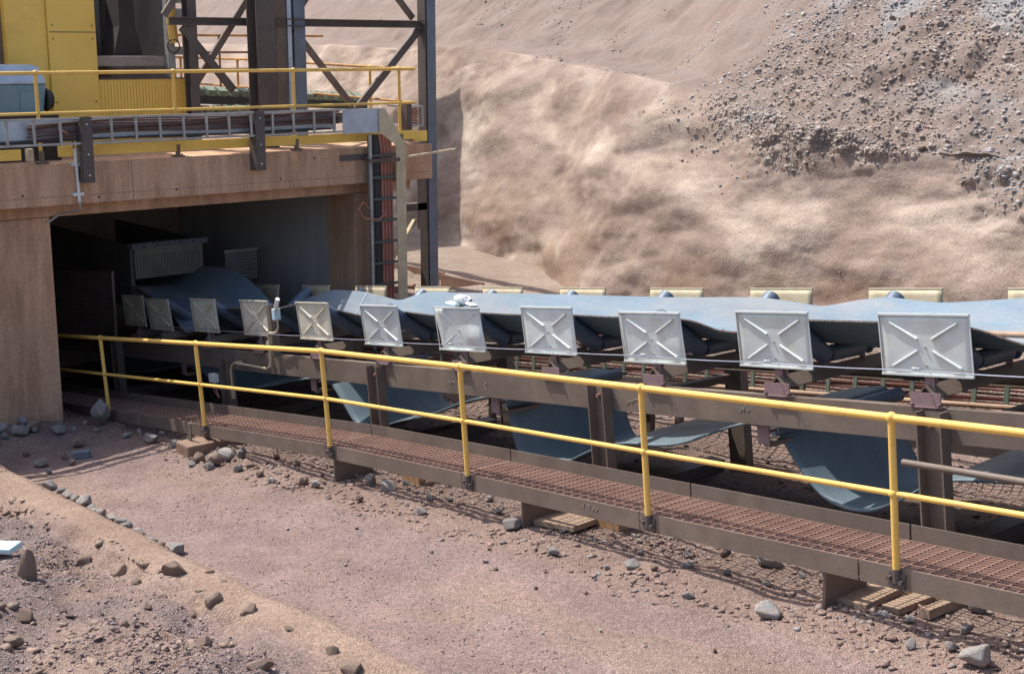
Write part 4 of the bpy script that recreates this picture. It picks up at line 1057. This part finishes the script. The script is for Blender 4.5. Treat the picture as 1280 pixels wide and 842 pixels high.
S2f = [(-11.02, -.63), (-10.94, -.67), (-10.80, -.90), (-10.70, -1.12), (-10.60, -1.34), (-10.48, -1.43), (-10.32, -1.37), (-10.0, -1.25), (-9.68, -1.147), (-9.3, -1.05), (-8.9, -.97), (-8.5, -.89), (-8.1, -.80), (-7.7, -.69), (-7.28, -.63)]
S3n = [(-15.08, -.745), (-14.93, -.78), (-14.75, -.94), (-14.59, -1.084), (-14.40, -1.27), (-14.22, -1.39), (-14.0, -1.43), (-13.8, -1.36), (-13.6, -1.27), (-13.3, -1.20), (-12.98, -1.148), (-12.65, -1.07), (-12.33, -.964), (-11.88, -.84), (-11.30, -.745)]
S3f = [(-14.80, -.63), (-14.66, -.70), (-14.47, -.86), (-14.33, -1.008), (-14.20, -1.15), (-14.07, -1.25), (-13.95, -1.29), (-13.8, -1.25), (-13.6, -1.16), (-13.3, -1.08), (-12.9, -1.0), (-12.5, -.90), (-12.1, -.80), (-11.5, -.68), (-11.02, -.63)]
def moved(T, dx, k, base): return [(x + dx, base + (n - base) * k) for x, n in T]
near_pts = moved(S3n, -7.54, 0.4, -.745) + moved(S3n, -3.77, 0.55, -.745) + S3n + S2n + S1n + moved(S1n, 3.78, 0.9, -.745)
far_pts = moved(S3f, -7.54, 0.4, -.63) + moved(S3f, -3.77, 0.55, -.63) + S3f + S2f + S1f + moved(S1f, 3.78, 0.9, -.63)
near_pts, far_pts = np.array(near_pts), np.array(far_pts)
keep = np.concatenate([[True], np.hypot(*(near_pts[1:] - near_pts[:-1]).T) > 1e-3])
near_pts, far_pts = near_pts[keep], far_pts[keep]
def dense(T, k=6):
    o_ = np.concatenate([T[:-1][:, None] + (T[1:] - T[:-1])[:, None] * (np.arange(k) / k)[None, :, None]]).reshape(-1, 2)
    o_ = np.vstack([o_, T[-1:]])
    for _ in range(7): o_[1:-1] = 0.25 * o_[:-2] + 0.5 * o_[1:-1] + 0.25 * o_[2:]
    return o_
rn, rf = dense(near_pts), dense(far_pts)
def rbelt(name, m, off):
    ws2 = np.linspace(0, 1, 15); P = np.zeros((len(rn), len(ws2), 3))
    for j, t in enumerate(ws2):
        q_ = rn * (1 - t) + rf * t
        P[:, j, 0] = q_[:, 0]; P[:, j, 1] = YC - 0.65 + 1.3 * t; P[:, j, 2] = zl(q_[:, 0]) + q_[:, 1] + off
    return grid_mesh(name, P, m)
rb = thing('return_belt', C(-9, YC, -0.9), 'slack return belt sagging in deep loops under the stringers', 'conveyor belt')
o = rbelt('belt_strip', 'belt_bottom', 0.0); parent_keep(o, rb)
sd = o.modifiers.new('solid', 'SOLIDIFY'); sd.thickness = 0.02; sd.offset = -1

# things lying on the belt
rag = thing('white_rag', belt_pt(-13.45, 0.52), 'crumpled white rag lying on the belt above the dented plate', 'rag')
vs = []; fs = []
def blob(mb, c, r, sc, seed, seg=14, rings=9, amp=0.28):
    o0 = len(mb.v); mb.sphere(c, r, seg, rings, sc)
    for i in range(o0, len(mb.v)):
        p = Vector(mb.v[i]); d = (p - Vector(c)); n = float(fbm(d.x / r * 1.6 + seed, d.y / r * 1.6, d.z / r * 1.6, 3))
        mb.v[i] = tuple(Vector(c) + d * (1 + amp * n))
    return mb
c0 = belt_pt(-13.45, 0.50)
blob(MB(), c0 + V(-0.02, 0, 0.075), 0.10, (1.15, 0.8, 0.68), 1.0).build('cloth', 'white', rag, smooth=True)
blob(MB(), c0 + V(0.17, -0.02, 0.045), 0.075, (1.4, 0.6, 0.32), 4.0).build('sleeve', 'white', rag, smooth=True)
blob(MB(), c0 + V(-0.12, -0.08, 0.02), 0.09, (1.3, 0.8, 0.25), 7.0).build('blue_fold', 'pale_cyan', rag, smooth=True)
pp = thing('loose_pipe', belt_pt(-4.9, -0.4), 'rusty loose pipe lying along the belt at the right edge', 'pipe')
MB().tube(belt_pt(-5.75, -0.40, 0.05), belt_pt(-3.2, -0.40, 0.04), 0.024, 12).build('tube', 'rust_pipe', pp, smooth=True)
for x, w, s in ((-8.05, -0.50, .09), (-8.2, -0.46, .07), (-7.92, -0.52, .08), (-7.8, -0.45, .06), (-8.3, -.52, .05), (-5.35, -.35, .07), (-5.0, -.52, .09), (-4.85, -.44, .07), (-5.1, -.3, .05)):
    p = belt_pt(x, w)
    rock(p.x, p.y, s, rnd.choice(['rock_brown', 'rock_grey', 'rock_pale']),
         'small ore lump lying in the belt dip between the second and third plates' if x < -7 else 'small ore lump lying in the belt dip beside the loose pipe',
         'ore lumps in the left belt dip' if x < -7 else 'ore lumps in the right belt dip', z=p.z, name='ore_lump')

# emergency pull wire
pw = thing('pull_wire', C(-9, YC - 1.03, -0.17), 'thin steel pull wire strung along the near guard plates', 'wire')
pts = []
for x in np.arange(-19, -1.0, 0.25):
    pts.append(C(x, YC - 1.055, -0.165 - 0.012 * math.sin(math.pi * ((x + 5.85) / 1.49 % 1))))
MB().path(pts, 0.0055, 5).build('cable', 'wire', pw, smooth=True)
for x in (-5.85, -7.30, -8.77, -11.76):
    MB().path([C(x - 0.03, YC - 0.99, -0.17), C(x - 0.03, YC - 1.06, -0.15), C(x + 0.03, YC - 1.06, -0.15), C(x + 0.03, YC - 0.99, -0.17)], 0.006, 5).build('eyelet', 'galv', pw)

# switch stand
ss = thing('switch_stand', C(-15.85, YC - 1.0, -0.45), 'steel post with a switch box and lever between two guard plates', 'switch stand')
x0 = -15.86; y0 = YC - 0.985; ax = cax(x0)
def S(dx, dy, n): return C(x0 + dx, y0 + dy, n)
MB().box(S(0, 0, -0.15), (0.09, 0.012, 0.70), ax).box(S(0.05, 0.05, -0.15), (0.012, 0.10, 0.70), ax).build('post', 'brown_steel', ss)
MB().box(S(0.16, 0.02, 0.07), (0.18, 0.015, 0.16), ax).build('mounting_plate', 'primer', ss)
MB().box(S(0.25, -0.03, 0.09), (0.085, 0.09, 0.15), ax).build('switch_box', 'pale_cyan', ss, bevel=0.008)
MB().tube(S(0.30, -0.05, 0.18), S(0.40, -0.07, 0.30), 0.03, 12).build('lever', 'white', ss, smooth=True)
MB().tube(S(0.285, -0.045, 0.13), S(0.305, -0.05, 0.185), 0.02, 8).build('lever_stem', 'galv_dusty', ss, smooth=True)
MB().path([S(0.27, -0.03, 0.01), S(0.27, -0.03, -0.08), S(0.22, -0.03, -0.145), S(0.12, -0.03, -0.165), S(0.02, -0.03, -0.165)], 0.013, 8).build('conduit', 'galv_dusty', ss, smooth=True)
MB().path([S(0.0, -0.04, -0.18), S(0.0, -0.04, -0.55), S(-0.02, -0.05, -0.62), S(-0.1, -0.05, -0.655), S(-0.9, -0.05, -0.625), S(-1.0, -0.05, -0.62), S(-1.1, -0.05, -0.66), S(-1.15, -0.05, -0.75), S(-1.15, -0.05, -1.1)], 0.016, 8).build('conduit', 'galv_dusty', ss, smooth=True)
MB().box(S(0.0, -0.04, -0.30), (0.06, 0.05, 0.05), ax).box(S(-0.88, -0.04, -0.62), (0.12, 0.04, 0.05), ax).box(S(-1.15, -0.05, -1.08), (0.04, 0.04, 0.12), ax).build('conduit_clamp', 'galv_dusty', ss)
jb = thing('junction_box', C(-17.35, YC - 1.08, -0.86), 'small pale junction box on the conveyor leg by the tunnel', 'junction box')
MB().box(C(-17.42, YC - 1.10, -0.86), (0.17, 0.08, 0.13), cax(-17)).build('case', 'white', jb, bevel=0.008)
for dx in (-0.04, 0.03): MB().path([C(-17.42 + dx, YC - 1.1, -0.92), C(-17.40 + dx, YC - 1.1, -1.05), C(-17.35, YC - 1.08, -1.15)], 0.01, 6).build('lead', 'cable_red', jb, smooth=True)

# grey pipe rail on the inner side at the right edge
gr = thing('inner_pipe_rail', (-4.9, 8.3, -3.4), 'short grey pipe rail inside the walkway at the right edge', 'pipe rail')
MB().tube((-5.53, 8.3, -2.955), (-3.0, 8.3, -2.72), 0.026, 14).build('rail', 'brown_steel', gr, smooth=True)
MB().tube((-3.4, 8.3, -3.25), (-3.4, 8.3, -2.75), 0.024, 12).build('post', 'brown_steel', gr, smooth=True)

# ------------------------------------------------------------------ far side walkway, ladder and pipe
fw = thing('far_walkway', (-8, 11.6, -3.9), 'rusty grated walkway on the far side of the conveyor', 'walkway')
for a, b in zip([-19, -15.18, -12.23, -9.8, -7.43, -5.1], [-15.18, -12.23, -9.8, -7.43, -5.1, -2]):
    a2, b2 = a + .01, b - .01; za, zb = deckz(a2) + 0.0, deckz(b2) + 0.0
    MB().beam((a2, 11.2, za - 0.075), (b2, 11.2, zb - 0.075), 0.01, 0.15).beam((a2, 11.82, za + 0.0), (b2, 11.82, zb), 0.01, 0.2).build('edge_channel', 'dark_steel', fw)
    g = MB()
    for k in range(12): 
        y = 11.21 + k * 0.055
        g.beam((a2, y, za - 0.016), (b2, y, zb - 0.016), 0.007, 0.03)
    n = int((b2 - a2) / 0.105)
    for i in range(n + 1):
        x = a2 + (b2 - a2) * i / n; g.beam((x, 11.21, deckz(x) - 0.006), (x, 11.81, deckz(x) - 0.006), 0.009, 0.012)
    g.build('grating_panel', 'grate', fw)
for x in (-17, -14, -11, -8.4, -6, -3.5):
    MB().bb(x - 0.04, x + 0.04, 11.22, 11.30, gz(x, 11.3) - .1, deckz(x) - 0.15).build('leg', 'dark_steel', fw)
    MB().bb(x - 0.04, x + 0.04, 11.72, 11.80, gz(x, 11.7) - .1, deckz(x) - 0.15).build('leg', 'dark_steel', fw)
fl = thing('far_cable_ladder', C(-8, 12.0, -0.9), 'cable ladder with red-brown cables running along the far side of the conveyor', 'cable ladder')
def FP(x, y, n): return (x, y, zcv(x) + n)
fxs = [-19, -15, -11, -7, -2]
for n in (-0.80, -1.19):
    for a, b in zip(fxs[:-1], fxs[1:]): MB().beam(FP(a, 11.95, n), FP(b, 11.95, n), 0.03, 0.03).build('side_rail', 'galv_dusty' if n > -.9 else 'galv_ladder', fl)
for i in range(48):
    x = -18.9 + 0.355 * i
    MB().box(FP(x, 11.935, -0.995), (0.05, 0.02, 0.355)).build('rung', 'green_paint', fl)
for k in range(10):
    MB().path([FP(x, 11.99 + 0.01 * (k % 2), -0.835 - 0.034 * k + 0.008 * math.sin(x * 2 + k * 1.7)) for x in np.arange(-19, -2, 0.4)], 0.014, 6).build('cable', 'cable_red' if k % 3 else 'cable_brown', fl, smooth=True)
for x in (-17.2, -13.4, -9.5, -5.8, -3):
    MB().bb(x - 0.13, x + 0.13, 12.03, 12.08, gz(x, 12.0) - .1, zcv(x) - 0.80).build('support', 'dark_steel', fl)
fp = thing('far_pipe', C(-7, 11.4, -0.9), 'rusty service pipe with a yellow clamp on the far side of the conveyor', 'pipe')
MB().tube(FP(-10.2, 11.3, -0.93), FP(-2, 11.3, -0.93), 0.026, 12).build('tube', 'rust_pipe', fp, smooth=True)
for x in (-9.6, -7.75, -5.6, -3.5): MB().bb(x - 0.04, x + 0.04, 11.30, 11.36, deckz(x) - 0.1, zcv(x) - 0.93).build('stand', 'yellow' if x == -7.75 else 'rust', fp)

# ------------------------------------------------------------------ tunnel contents
ck = thing('chute_curtain', (-21.0, YC, -3.65), 'pale ribbed loading chute curtain across the belt inside the tunnel', 'chute curtain')
MB().bb(-21.05, -21.0, 9.35, 10.56, -3.70, -3.20).build('sheet', 'curtain', ck)
for i in range(22):
    y = 9.40 + i * 0.053
    MB().bb(-20.998, -20.985, y - 0.013, y + 0.013, -3.70, -3.32).build('rib', 'curtain', ck)
MB().bb(-21.1, -20.93, 9.28, 10.64, -3.197, -3.11).build('clamp_bar', 'slate', ck)
for i in range(5): MB().tube((-20.93, 9.5 + i * 0.22, -3.155), (-20.915, 9.5 + i * 0.22, -3.155), 0.02, 6).build('bolt', 'dark_steel', ck)
MB().bb(-24.5, -21.06, 9.30, 9.36, -4.2, -3.15).bb(-24.5, -21.06, 10.55, 10.61, -4.2, -3.15).build('skirt_plate', 'bin_steel', ck)
mg = thing('mesh_guard', (-21.8, 8.75, -5.2), 'dark steel mesh guard panel beside the belt inside the tunnel', 'guard')
g = MB()
for i in range(52):
    x = -23.1 + i * 0.05; g.beam((x, 8.78, zcv(x) - 0.45), (x, 8.78, zcv(x) + 0.66), 0.008, 0.008, up=(0, 1, 0))
for j in range(23):
    n = -0.45 + j * 0.05; g.beam((-23.1, 8.775, zcv(-23.1) + n), (-20.55, 8.775, zcv(-20.55) + n), 0.008, 0.008)
g.build('mesh', 'mesh_steel', mg)
for n in (-0.45, 0.67): MB().beam((-23.12, 8.76, zcv(-23.1) + n), (-20.52, 8.76, zcv(-20.55) + n), 0.03, 0.04).build('frame_bar', 'brown_steel', mg)
for x in (-23.1, -20.55): MB().beam((x, 8.757, zcv(x) - 0.47), (x, 8.757, zcv(x) + 0.69), 0.03, 0.04, up=(0, 1, 0)).build('frame_bar', 'brown_steel', mg)
m2 = thing('far_mesh_panel', (-21.0, 11.1, -3.6), 'small pale mesh panel beyond the belt hump in the tunnel', 'guard')
g = MB()
for i in range(14): g.bb(-21.02, -21.01, 11.0 + i * 0.045, 11.012 + i * 0.045, -3.9, -3.42)
for j in range(10): g.bb(-21.01, -21.0, 11.0, 11.6, -3.9 + j * 0.05, -3.888 + j * 0.05)
g.build('mesh', 'galv_ladder', m2)
MB().bb(-21.03, -20.99, 10.97, 11.63, -3.418, -3.38).build('frame_bar', 'galv_ladder', m2)

# ------------------------------------------------------------------ small ground objects
fb = thing('concrete_footing', (-14.55, 7.3, -5.0), 'small concrete footing block with a steel cleat under the walkway', 'footing')
zf = gz(-14.6, 7.25)
MB().bb(-15.2, -14.85, 7.16, 8.1, zf - 0.1, zf + 0.13).build('block', 'footing', fb, bevel=0.02)
MB().bb(-15.13, -15.05, 7.30, 7.315, zf + 0.12, zf + 0.36).build('cleat', 'brown_steel', fb)
def timber(x, y, sx, sy, sz, rz, m, label, zoff=0.0, group=None, name='timber_block'):
    o = MB().box((0, 0, 0), (sx, sy, sz)).build(name, m, None, bevel=0.004)
    o.location = (x, y, gz(x, y) + sz / 2 - 0.015 + zoff); o.rotation_euler = (0, -0.11, rz)
    tag(o, label, 'timber', group); return o
timber(-8.42, 8.14, 0.36, 0.20, 0.27, 0.05, 'timber', 'orange timber block packed under the middle of the walkway', 0.0)
timber(-8.72, 7.86, 0.50, 0.34, 0.05, 0.10, 'plywood', 'pale board lying flat beside the middle timber block', 0.02, name='plywood_board')
timber(-5.25, 8.33, 0.55, 0.20, 0.27, 0.05, 'timber', 'orange timber block packed under the walkway by the nearest post', 0.0)
timber(-5.52, 7.93, 0.30, 0.46, 0.05, 0.05, 'plywood', 'pale board lying in front of the nearest timber block', 0.02, name='plywood_board')
timber(-5.21, 8.00, 0.15, 0.42, 0.05, -0.05, 'plywood', 'narrow pale board beside the wide board under the near walkway', 0.025, name='plywood_board')
timber(-4.95, 8.05, 0.08, 0.46, 0.07, -0.05, 'plywood', 'thin batten lying crosswise under the walkway near the right edge', 0.02, name='plywood_board')
timber(-11.35, 8.10, 0.30, 0.2, 0.25, 0.0, 'timber', 'orange timber block packed under the walkway left of the middle', 0.0)
pk = thing('retaining_plank', (-19.5, 14.88, -4.3), 'brown steel plank edging the raised ground behind the conveyor', 'plank')
MB().bb(-20.0, -18.75, 14.86, 14.90, -4.5, -4.07).build('plank', 'rust', pk)
MB().bb(-22.6, -20.05, 14.95, 14.99, -4.5, -4.06).build('plank', 'rust', pk)
for x, y, z, L, a in ((-20.2, 13.9, -4.25, 0.9, 0.5), (-20.6, 13.6, -4.2, 0.7, -0.4), (-19.7, 14.2, -4.3, 0.6, 0.2)):
    o = MB().box((0, 0, 0), (L, 0.16, 0.10)).build('scrap_timber', 'rust', None); o.location = (x, y, z); o.rotation_euler = (0.1, -0.1, a)
    tag(o, {0.9: 'longest scrap of rusty timber dumped beyond the steel column', 0.7: 'scrap of rusty timber left of the steel column base', 0.6: 'shortest scrap of rusty timber near the brown plank'}[L], 'timber')

ROAD = [(-7.35, 7.34, 0.17, 'pale grey rock on the road edge below the middle handrail post'),
        (-5.84, 7.22, 0.26, 'large yellowish-grey rock on the road left of the nearest post'),
        (-4.25, 7.29, 0.29, 'big dark grey rock at the bottom right corner'),
        (-4.5, 7.43, 0.13, 'rock leaning against the big rock at the bottom right'),
        (-4.72, 7.3, 0.12, 'upright grey stone left of the big corner rock'),
        (-8.08, 7.15, 0.15, 'flat pale blue-grey stone on the road'),
        (-6.57, 7.17, 0.11, 'small pointed pale stone on the open road'),
        (-10.22, 7.33, 0.16, 'flat pale stone at the road edge left of the middle'),
        (-11.28, 7.66, 0.25, 'large dark rock under the walkway left of the middle'),
        (-11.65, 7.69, 0.22, 'dark rock beside the large one left of the middle'),
        (-4.78, 8.19, 0.2, 'grey rock striped by grating shadow at the right edge'),
        (-6.55, 8.09, 0.27, 'large pale rock wedged under the walkway right of the middle'),
        (-6.17, 8.29, 0.18, 'pale flat rock half hidden under the walkway'),
        (-11.05, 5.16, 0.25, 'rounded grey rock behind the sandy crest of the bank')]
for x, y, s, lab in ROAD: rock(x, y, s, 'rock_grey', lab)
for x, y, s in [(-7.57, 7.27, 0.09), (-9.06, 7.51, 0.22), (-8.55, 7.68, 0.09), (-7.82, 7.91, 0.09), (-7.15, 7.4, 0.09), (-7.01, 7.64, 0.12), (-6.64, 7.68, 0.11), (-10.91, 8.17, 0.15), (-11.29, 7.91, 0.12), (-9.23, 8.25, 0.1), (-6.02, 8.18, 0.11), (-7.0, 8.06, 0.1), (-7.3, 7.95, 0.1), (-7.6, 7.7, 0.08), (-9.6, 7.8, 0.11), (-10.0, 8.0, 0.12), (-10.4, 7.8, 0.1), (-5.7, 7.95, 0.12), (-6.3, 7.75, 0.1), (-7.1, 8.2, 0.13), (-9.1, 8.1, 0.1), (-6.2, 8.05, 0.09), (-8.1, 7.65, 0.08), (-10.6, 7.7, 0.13), (-11.0, 8.0, 0.14), (-5.0, 7.7, 0.1), (-4.6, 7.75, 0.12), (-9.4, 8.3, 0.13), (-7.7, 8.2, 0.1), (-6.8, 8.3, 0.12)]:
    rock(x, y, s, rnd.choice(['rock_grey', 'rock_grey', 'rock_brown']), 'small angular rock in the gravel under the walkway', 'small rocks in the walkway gravel')
for x, y, s in [(-4.57, 6.88, 0.06), (-8.73, 6.98, 0.06), (-7.29, 6.79, 0.05), (-7.69, 6.62, 0.05), (-9.14, 6.66, 0.05), (-6.6, 6.3, 0.05), (-8.5, 6.75, 0.07), (-8.3, 6.7, 0.06), (-10.4, 6.7, 0.06), (-5.7, 6.5, 0.05), (-9.5, 6.0, 0.05), (-11, 6.3, 0.05), (-6.9, 6.0, 0.04), (-7.9, 6.9, 0.05)]:
    rock(x, y, s, rnd.choice(['rock_grey', 'rock_pale', 'rock_brown']), 'little stone on the open dirt road', 'little stones on the road')
for x, y, s in [(-14.73, 5.38, 0.22), (-14.15, 5.36, 0.17), (-13.62, 5.33, 0.26), (-13.02, 5.26, 0.22), (-12.52, 5.26, 0.19), (-11.98, 5.17, 0.2), (-11.65, 5.15, 0.14), (-12.72, 5.26, 0.16), (-14.46, 5.4, 0.14), (-13.3, 5.28, 0.17), (-12.25, 5.2, 0.2), (-13.9, 5.35, 0.15)]:
    rock(x, y, s, 'rock_grey', 'grey rock in the row along the far foot of the sandy bank', 'row of rocks along the bank')
for k in range(14):
    x = -14.9 + 0.27 * k + rnd.uniform(-.1, .1)
    rock(x, 4.57 - 0.048 * (x + 6.1) + rnd.uniform(0.14, 0.34), rnd.uniform(0.1, 0.26), rnd.choice(['rock_grey', 'rock_grey', 'rock_brown']), '', 'row of rocks along the bank', sink=rnd.uniform(0, .6))
for x, y, s in [(-16.39, 6.2, 0.16), (-16.79, 6.55, 0.23), (-17.31, 7.03, 0.15), (-16.69, 7.19, 0.17), (-16.03, 7.22, 0.27), (-15.44, 7.28, 0.2), (-16.21, 5.84, 0.26), (-15.74, 5.76, 0.12), (-18.18, 6.34, 0.22), (-17.87, 6.72, 0.15), (-16.24, 7.49, 0.15), (-16.81, 7.41, 0.15), (-17.83, 7.07, 0.13), (-17.56, 6.8, 0.15), (-17.79, 6.35, 0.17), (-17.81, 6.1, 0.24), (-15.95, 6.13, 0.14), (-17.71, 5.93, 0.17), (-17.5, 5.7, 0.25), (-17.9, 5.4, 0.3), (-17.2, 5.5, 0.2), (-16.9, 5.9, 0.14), (-17.9, 5.9, 0.35), (-17.85, 6.35, 0.3), (-17.6, 6.6, 0.25), (-17.75, 6.15, 0.28)]:
    rock(x, y, s, rnd.choice(['rock_grey', 'rock_grey', 'rock_brown']), 'rock lying in the shade at the foot of the concrete column', 'rocks at the column foot')
rock(-17.80, 7.28, 0.42, 'rock_grey', 'tall chunky grey rock standing against the walkway by the tunnel', sc=(0.85, 0.75, 1.75), rot=(0.1, -0.25, 0.6), sink=0.1)
tag(timber(-16.2, 6.35, 0.22, 0.10, 0.09, 0.9, 'slate', 'small blue-grey brick lying in the shade by the column', 0.02, name='loose_brick'), 'small blue-grey brick lying in the shade by the column', 'brick')
for x, y, s in [(-14.07, 7.12, 0.26), (-14.2, 7.33, 0.31), (-14.2, 7.53, 0.22), (-13.6, 7.16, 0.2), (-13.11, 7.18, 0.15), (-12.68, 7.08, 0.13), (-12.32, 7.25, 0.18), (-12.06, 7.27, 0.16), (-13.97, 6.99, 0.17), (-13.63, 7.33, 0.15), (-13.78, 7.77, 0.13), (-12.26, 7.64, 0.14), (-11.18, 7.25, 0.15), (-12.73, 7.31, 0.1), (-12.27, 7.82, 0.13), (-12.13, 8.19, 0.15), (-14.45, 7.1, 0.2), (-14.35, 6.95, 0.14), (-13.4, 7.45, 0.1), (-13.1, 7.65, 0.12)]:
    rock(x, y, s, rnd.choice(['rock_grey', 'rock_pale', 'rock_brown']), 'rock in the spill beside the concrete footing', 'rocks beside the footing')
for x, y, s in [(-10.8, 4.2, 0.18), (-10.22, 4.05, 0.15), (-10.15, 4.24, 0.24), (-8.61, 4.12, 0.11), (-8.55, 4.25, 0.22), (-8.2, 4.35, 0.21), (-7.81, 3.81, 0.17), (-7.03, 3.79, 0.23), (-6.55, 4.16, 0.2), (-6.93, 4.26, 0.15), (-10.48, 3.99, 0.13), (-11.96, 4.33, 0.11), (-11.38, 4.18, 0.13), (-12.02, 3.95, 0.15), (-13.17, 4.34, 0.15), (-9.73, 4.19, 0.13), (-9.0, 4.08, 0.09), (-8.77, 3.85, 0.1), (-8.18, 3.39, 0.14), (-8.24, 3.0, 0.1), (-8.64, 3.41, 0.11), (-7.53, 4.29, 0.1), (-9.68, 5.01, 0.09), (-9.27, 4.6, 0.09), (-8.96, 4.56, 0.07)]:
    rock(x, y, s, rnd.choice(['clod', 'clod', 'rock_brown']), 'brown earth clod half buried in the near bank', 'earth clods on the bank', name='earth_clod', sink=0.9)
rock(-9.38, 4.35, 0.30, 'clod', 'split pale brown boulder on the sandy crest of the bank', sc=(0.9, 0.8, 1.0), sink=0.8)
rock(-10.13, 3.48, 0.26, 'cone_clod', 'pointed cone-shaped brown stone standing at the left edge', sc=(0.72, 0.6, 1.35), rot=(0.05, 0.05, 1.0), sink=0.1)
rock(-9.15, 3.1, 0.18, 'clod', 'rounded brown stone at the lower left of the bank'); rock(-8.63, 2.83, 0.18, 'clod', 'rounded brown stone at the left edge above the bottom corner')
sl = MB().box((0, 0, 0), (0.42, 0.16, 0.05)).build('pale_slab', 'pale_cyan', None, bevel=0.01); sl.location = (-11.25, 3.62, gz(-11.25, 3.62) + 0.05); sl.rotation_euler = (0.15, -0.1, 0.5)
tag(sl, 'pale blue-white slab poking in at the left edge behind the pointed stone', 'slab')

# ------------------------------------------------------------------ name each look-alike by its order from the left as seen from the road
ONES = ['', 'first', 'second', 'third', 'fourth', 'fifth', 'sixth', 'seventh', 'eighth', 'ninth', 'tenth', 'eleventh', 'twelfth', 'thirteenth', 'fourteenth',
        'fifteenth', 'sixteenth', 'seventeenth', 'eighteenth', 'nineteenth']
TENS = {2: ('twenty', 'twentieth'), 3: ('thirty', 'thirtieth'), 4: ('forty', 'fortieth'), 5: ('fifty', 'fiftieth'), 6: ('sixty', 'sixtieth'), 7: ('seventy', 'seventieth')}
def ordinal(n):
    if n < 20: return ONES[n]
    t, u = divmod(n, 10)
    return TENS[t][1] if u == 0 else TENS[t][0] + '-' + ONES[u]
th = rad(39.65)
def across(o):
    p = o.location; return (p.x * math.sin(th) + p.y * math.cos(th)) / (-p.x * math.cos(th) + p.y * math.sin(th))
SHARED = {'earth clods on the bank': 'brown earth clod half buried in the near bank, {} from the left',
          'small rocks in the walkway gravel': 'small angular rock in the gravel under the walkway, {} from the left',
          'rocks at the column foot': 'rock in the shade at the concrete column foot, {} from the left',
          'rocks beside the footing': 'rock in the spill beside the concrete footing, {} from the left',
          'boulders in the hillside rubble': 'larger boulder in the hillside rubble on the right, {} from the left',
          'row of rocks along the bank': 'grey rock in the row along the sandy bank foot, {} from the left',
          'little stones on the road': 'little stone on the open dirt road, {} from the left',
          'ore lumps in the left belt dip': 'small ore lump in the belt dip between two plates, {} from the left',
          'ore lumps in the right belt dip': 'small ore lump in the belt dip beside the loose pipe, {} from the left'}
for g_, pat in SHARED.items():
    for i, o in enumerate(sorted([o for o in col.objects if o.get('group') == g_], key=across)): o['label'] = pat.format(ordinal(i + 1))
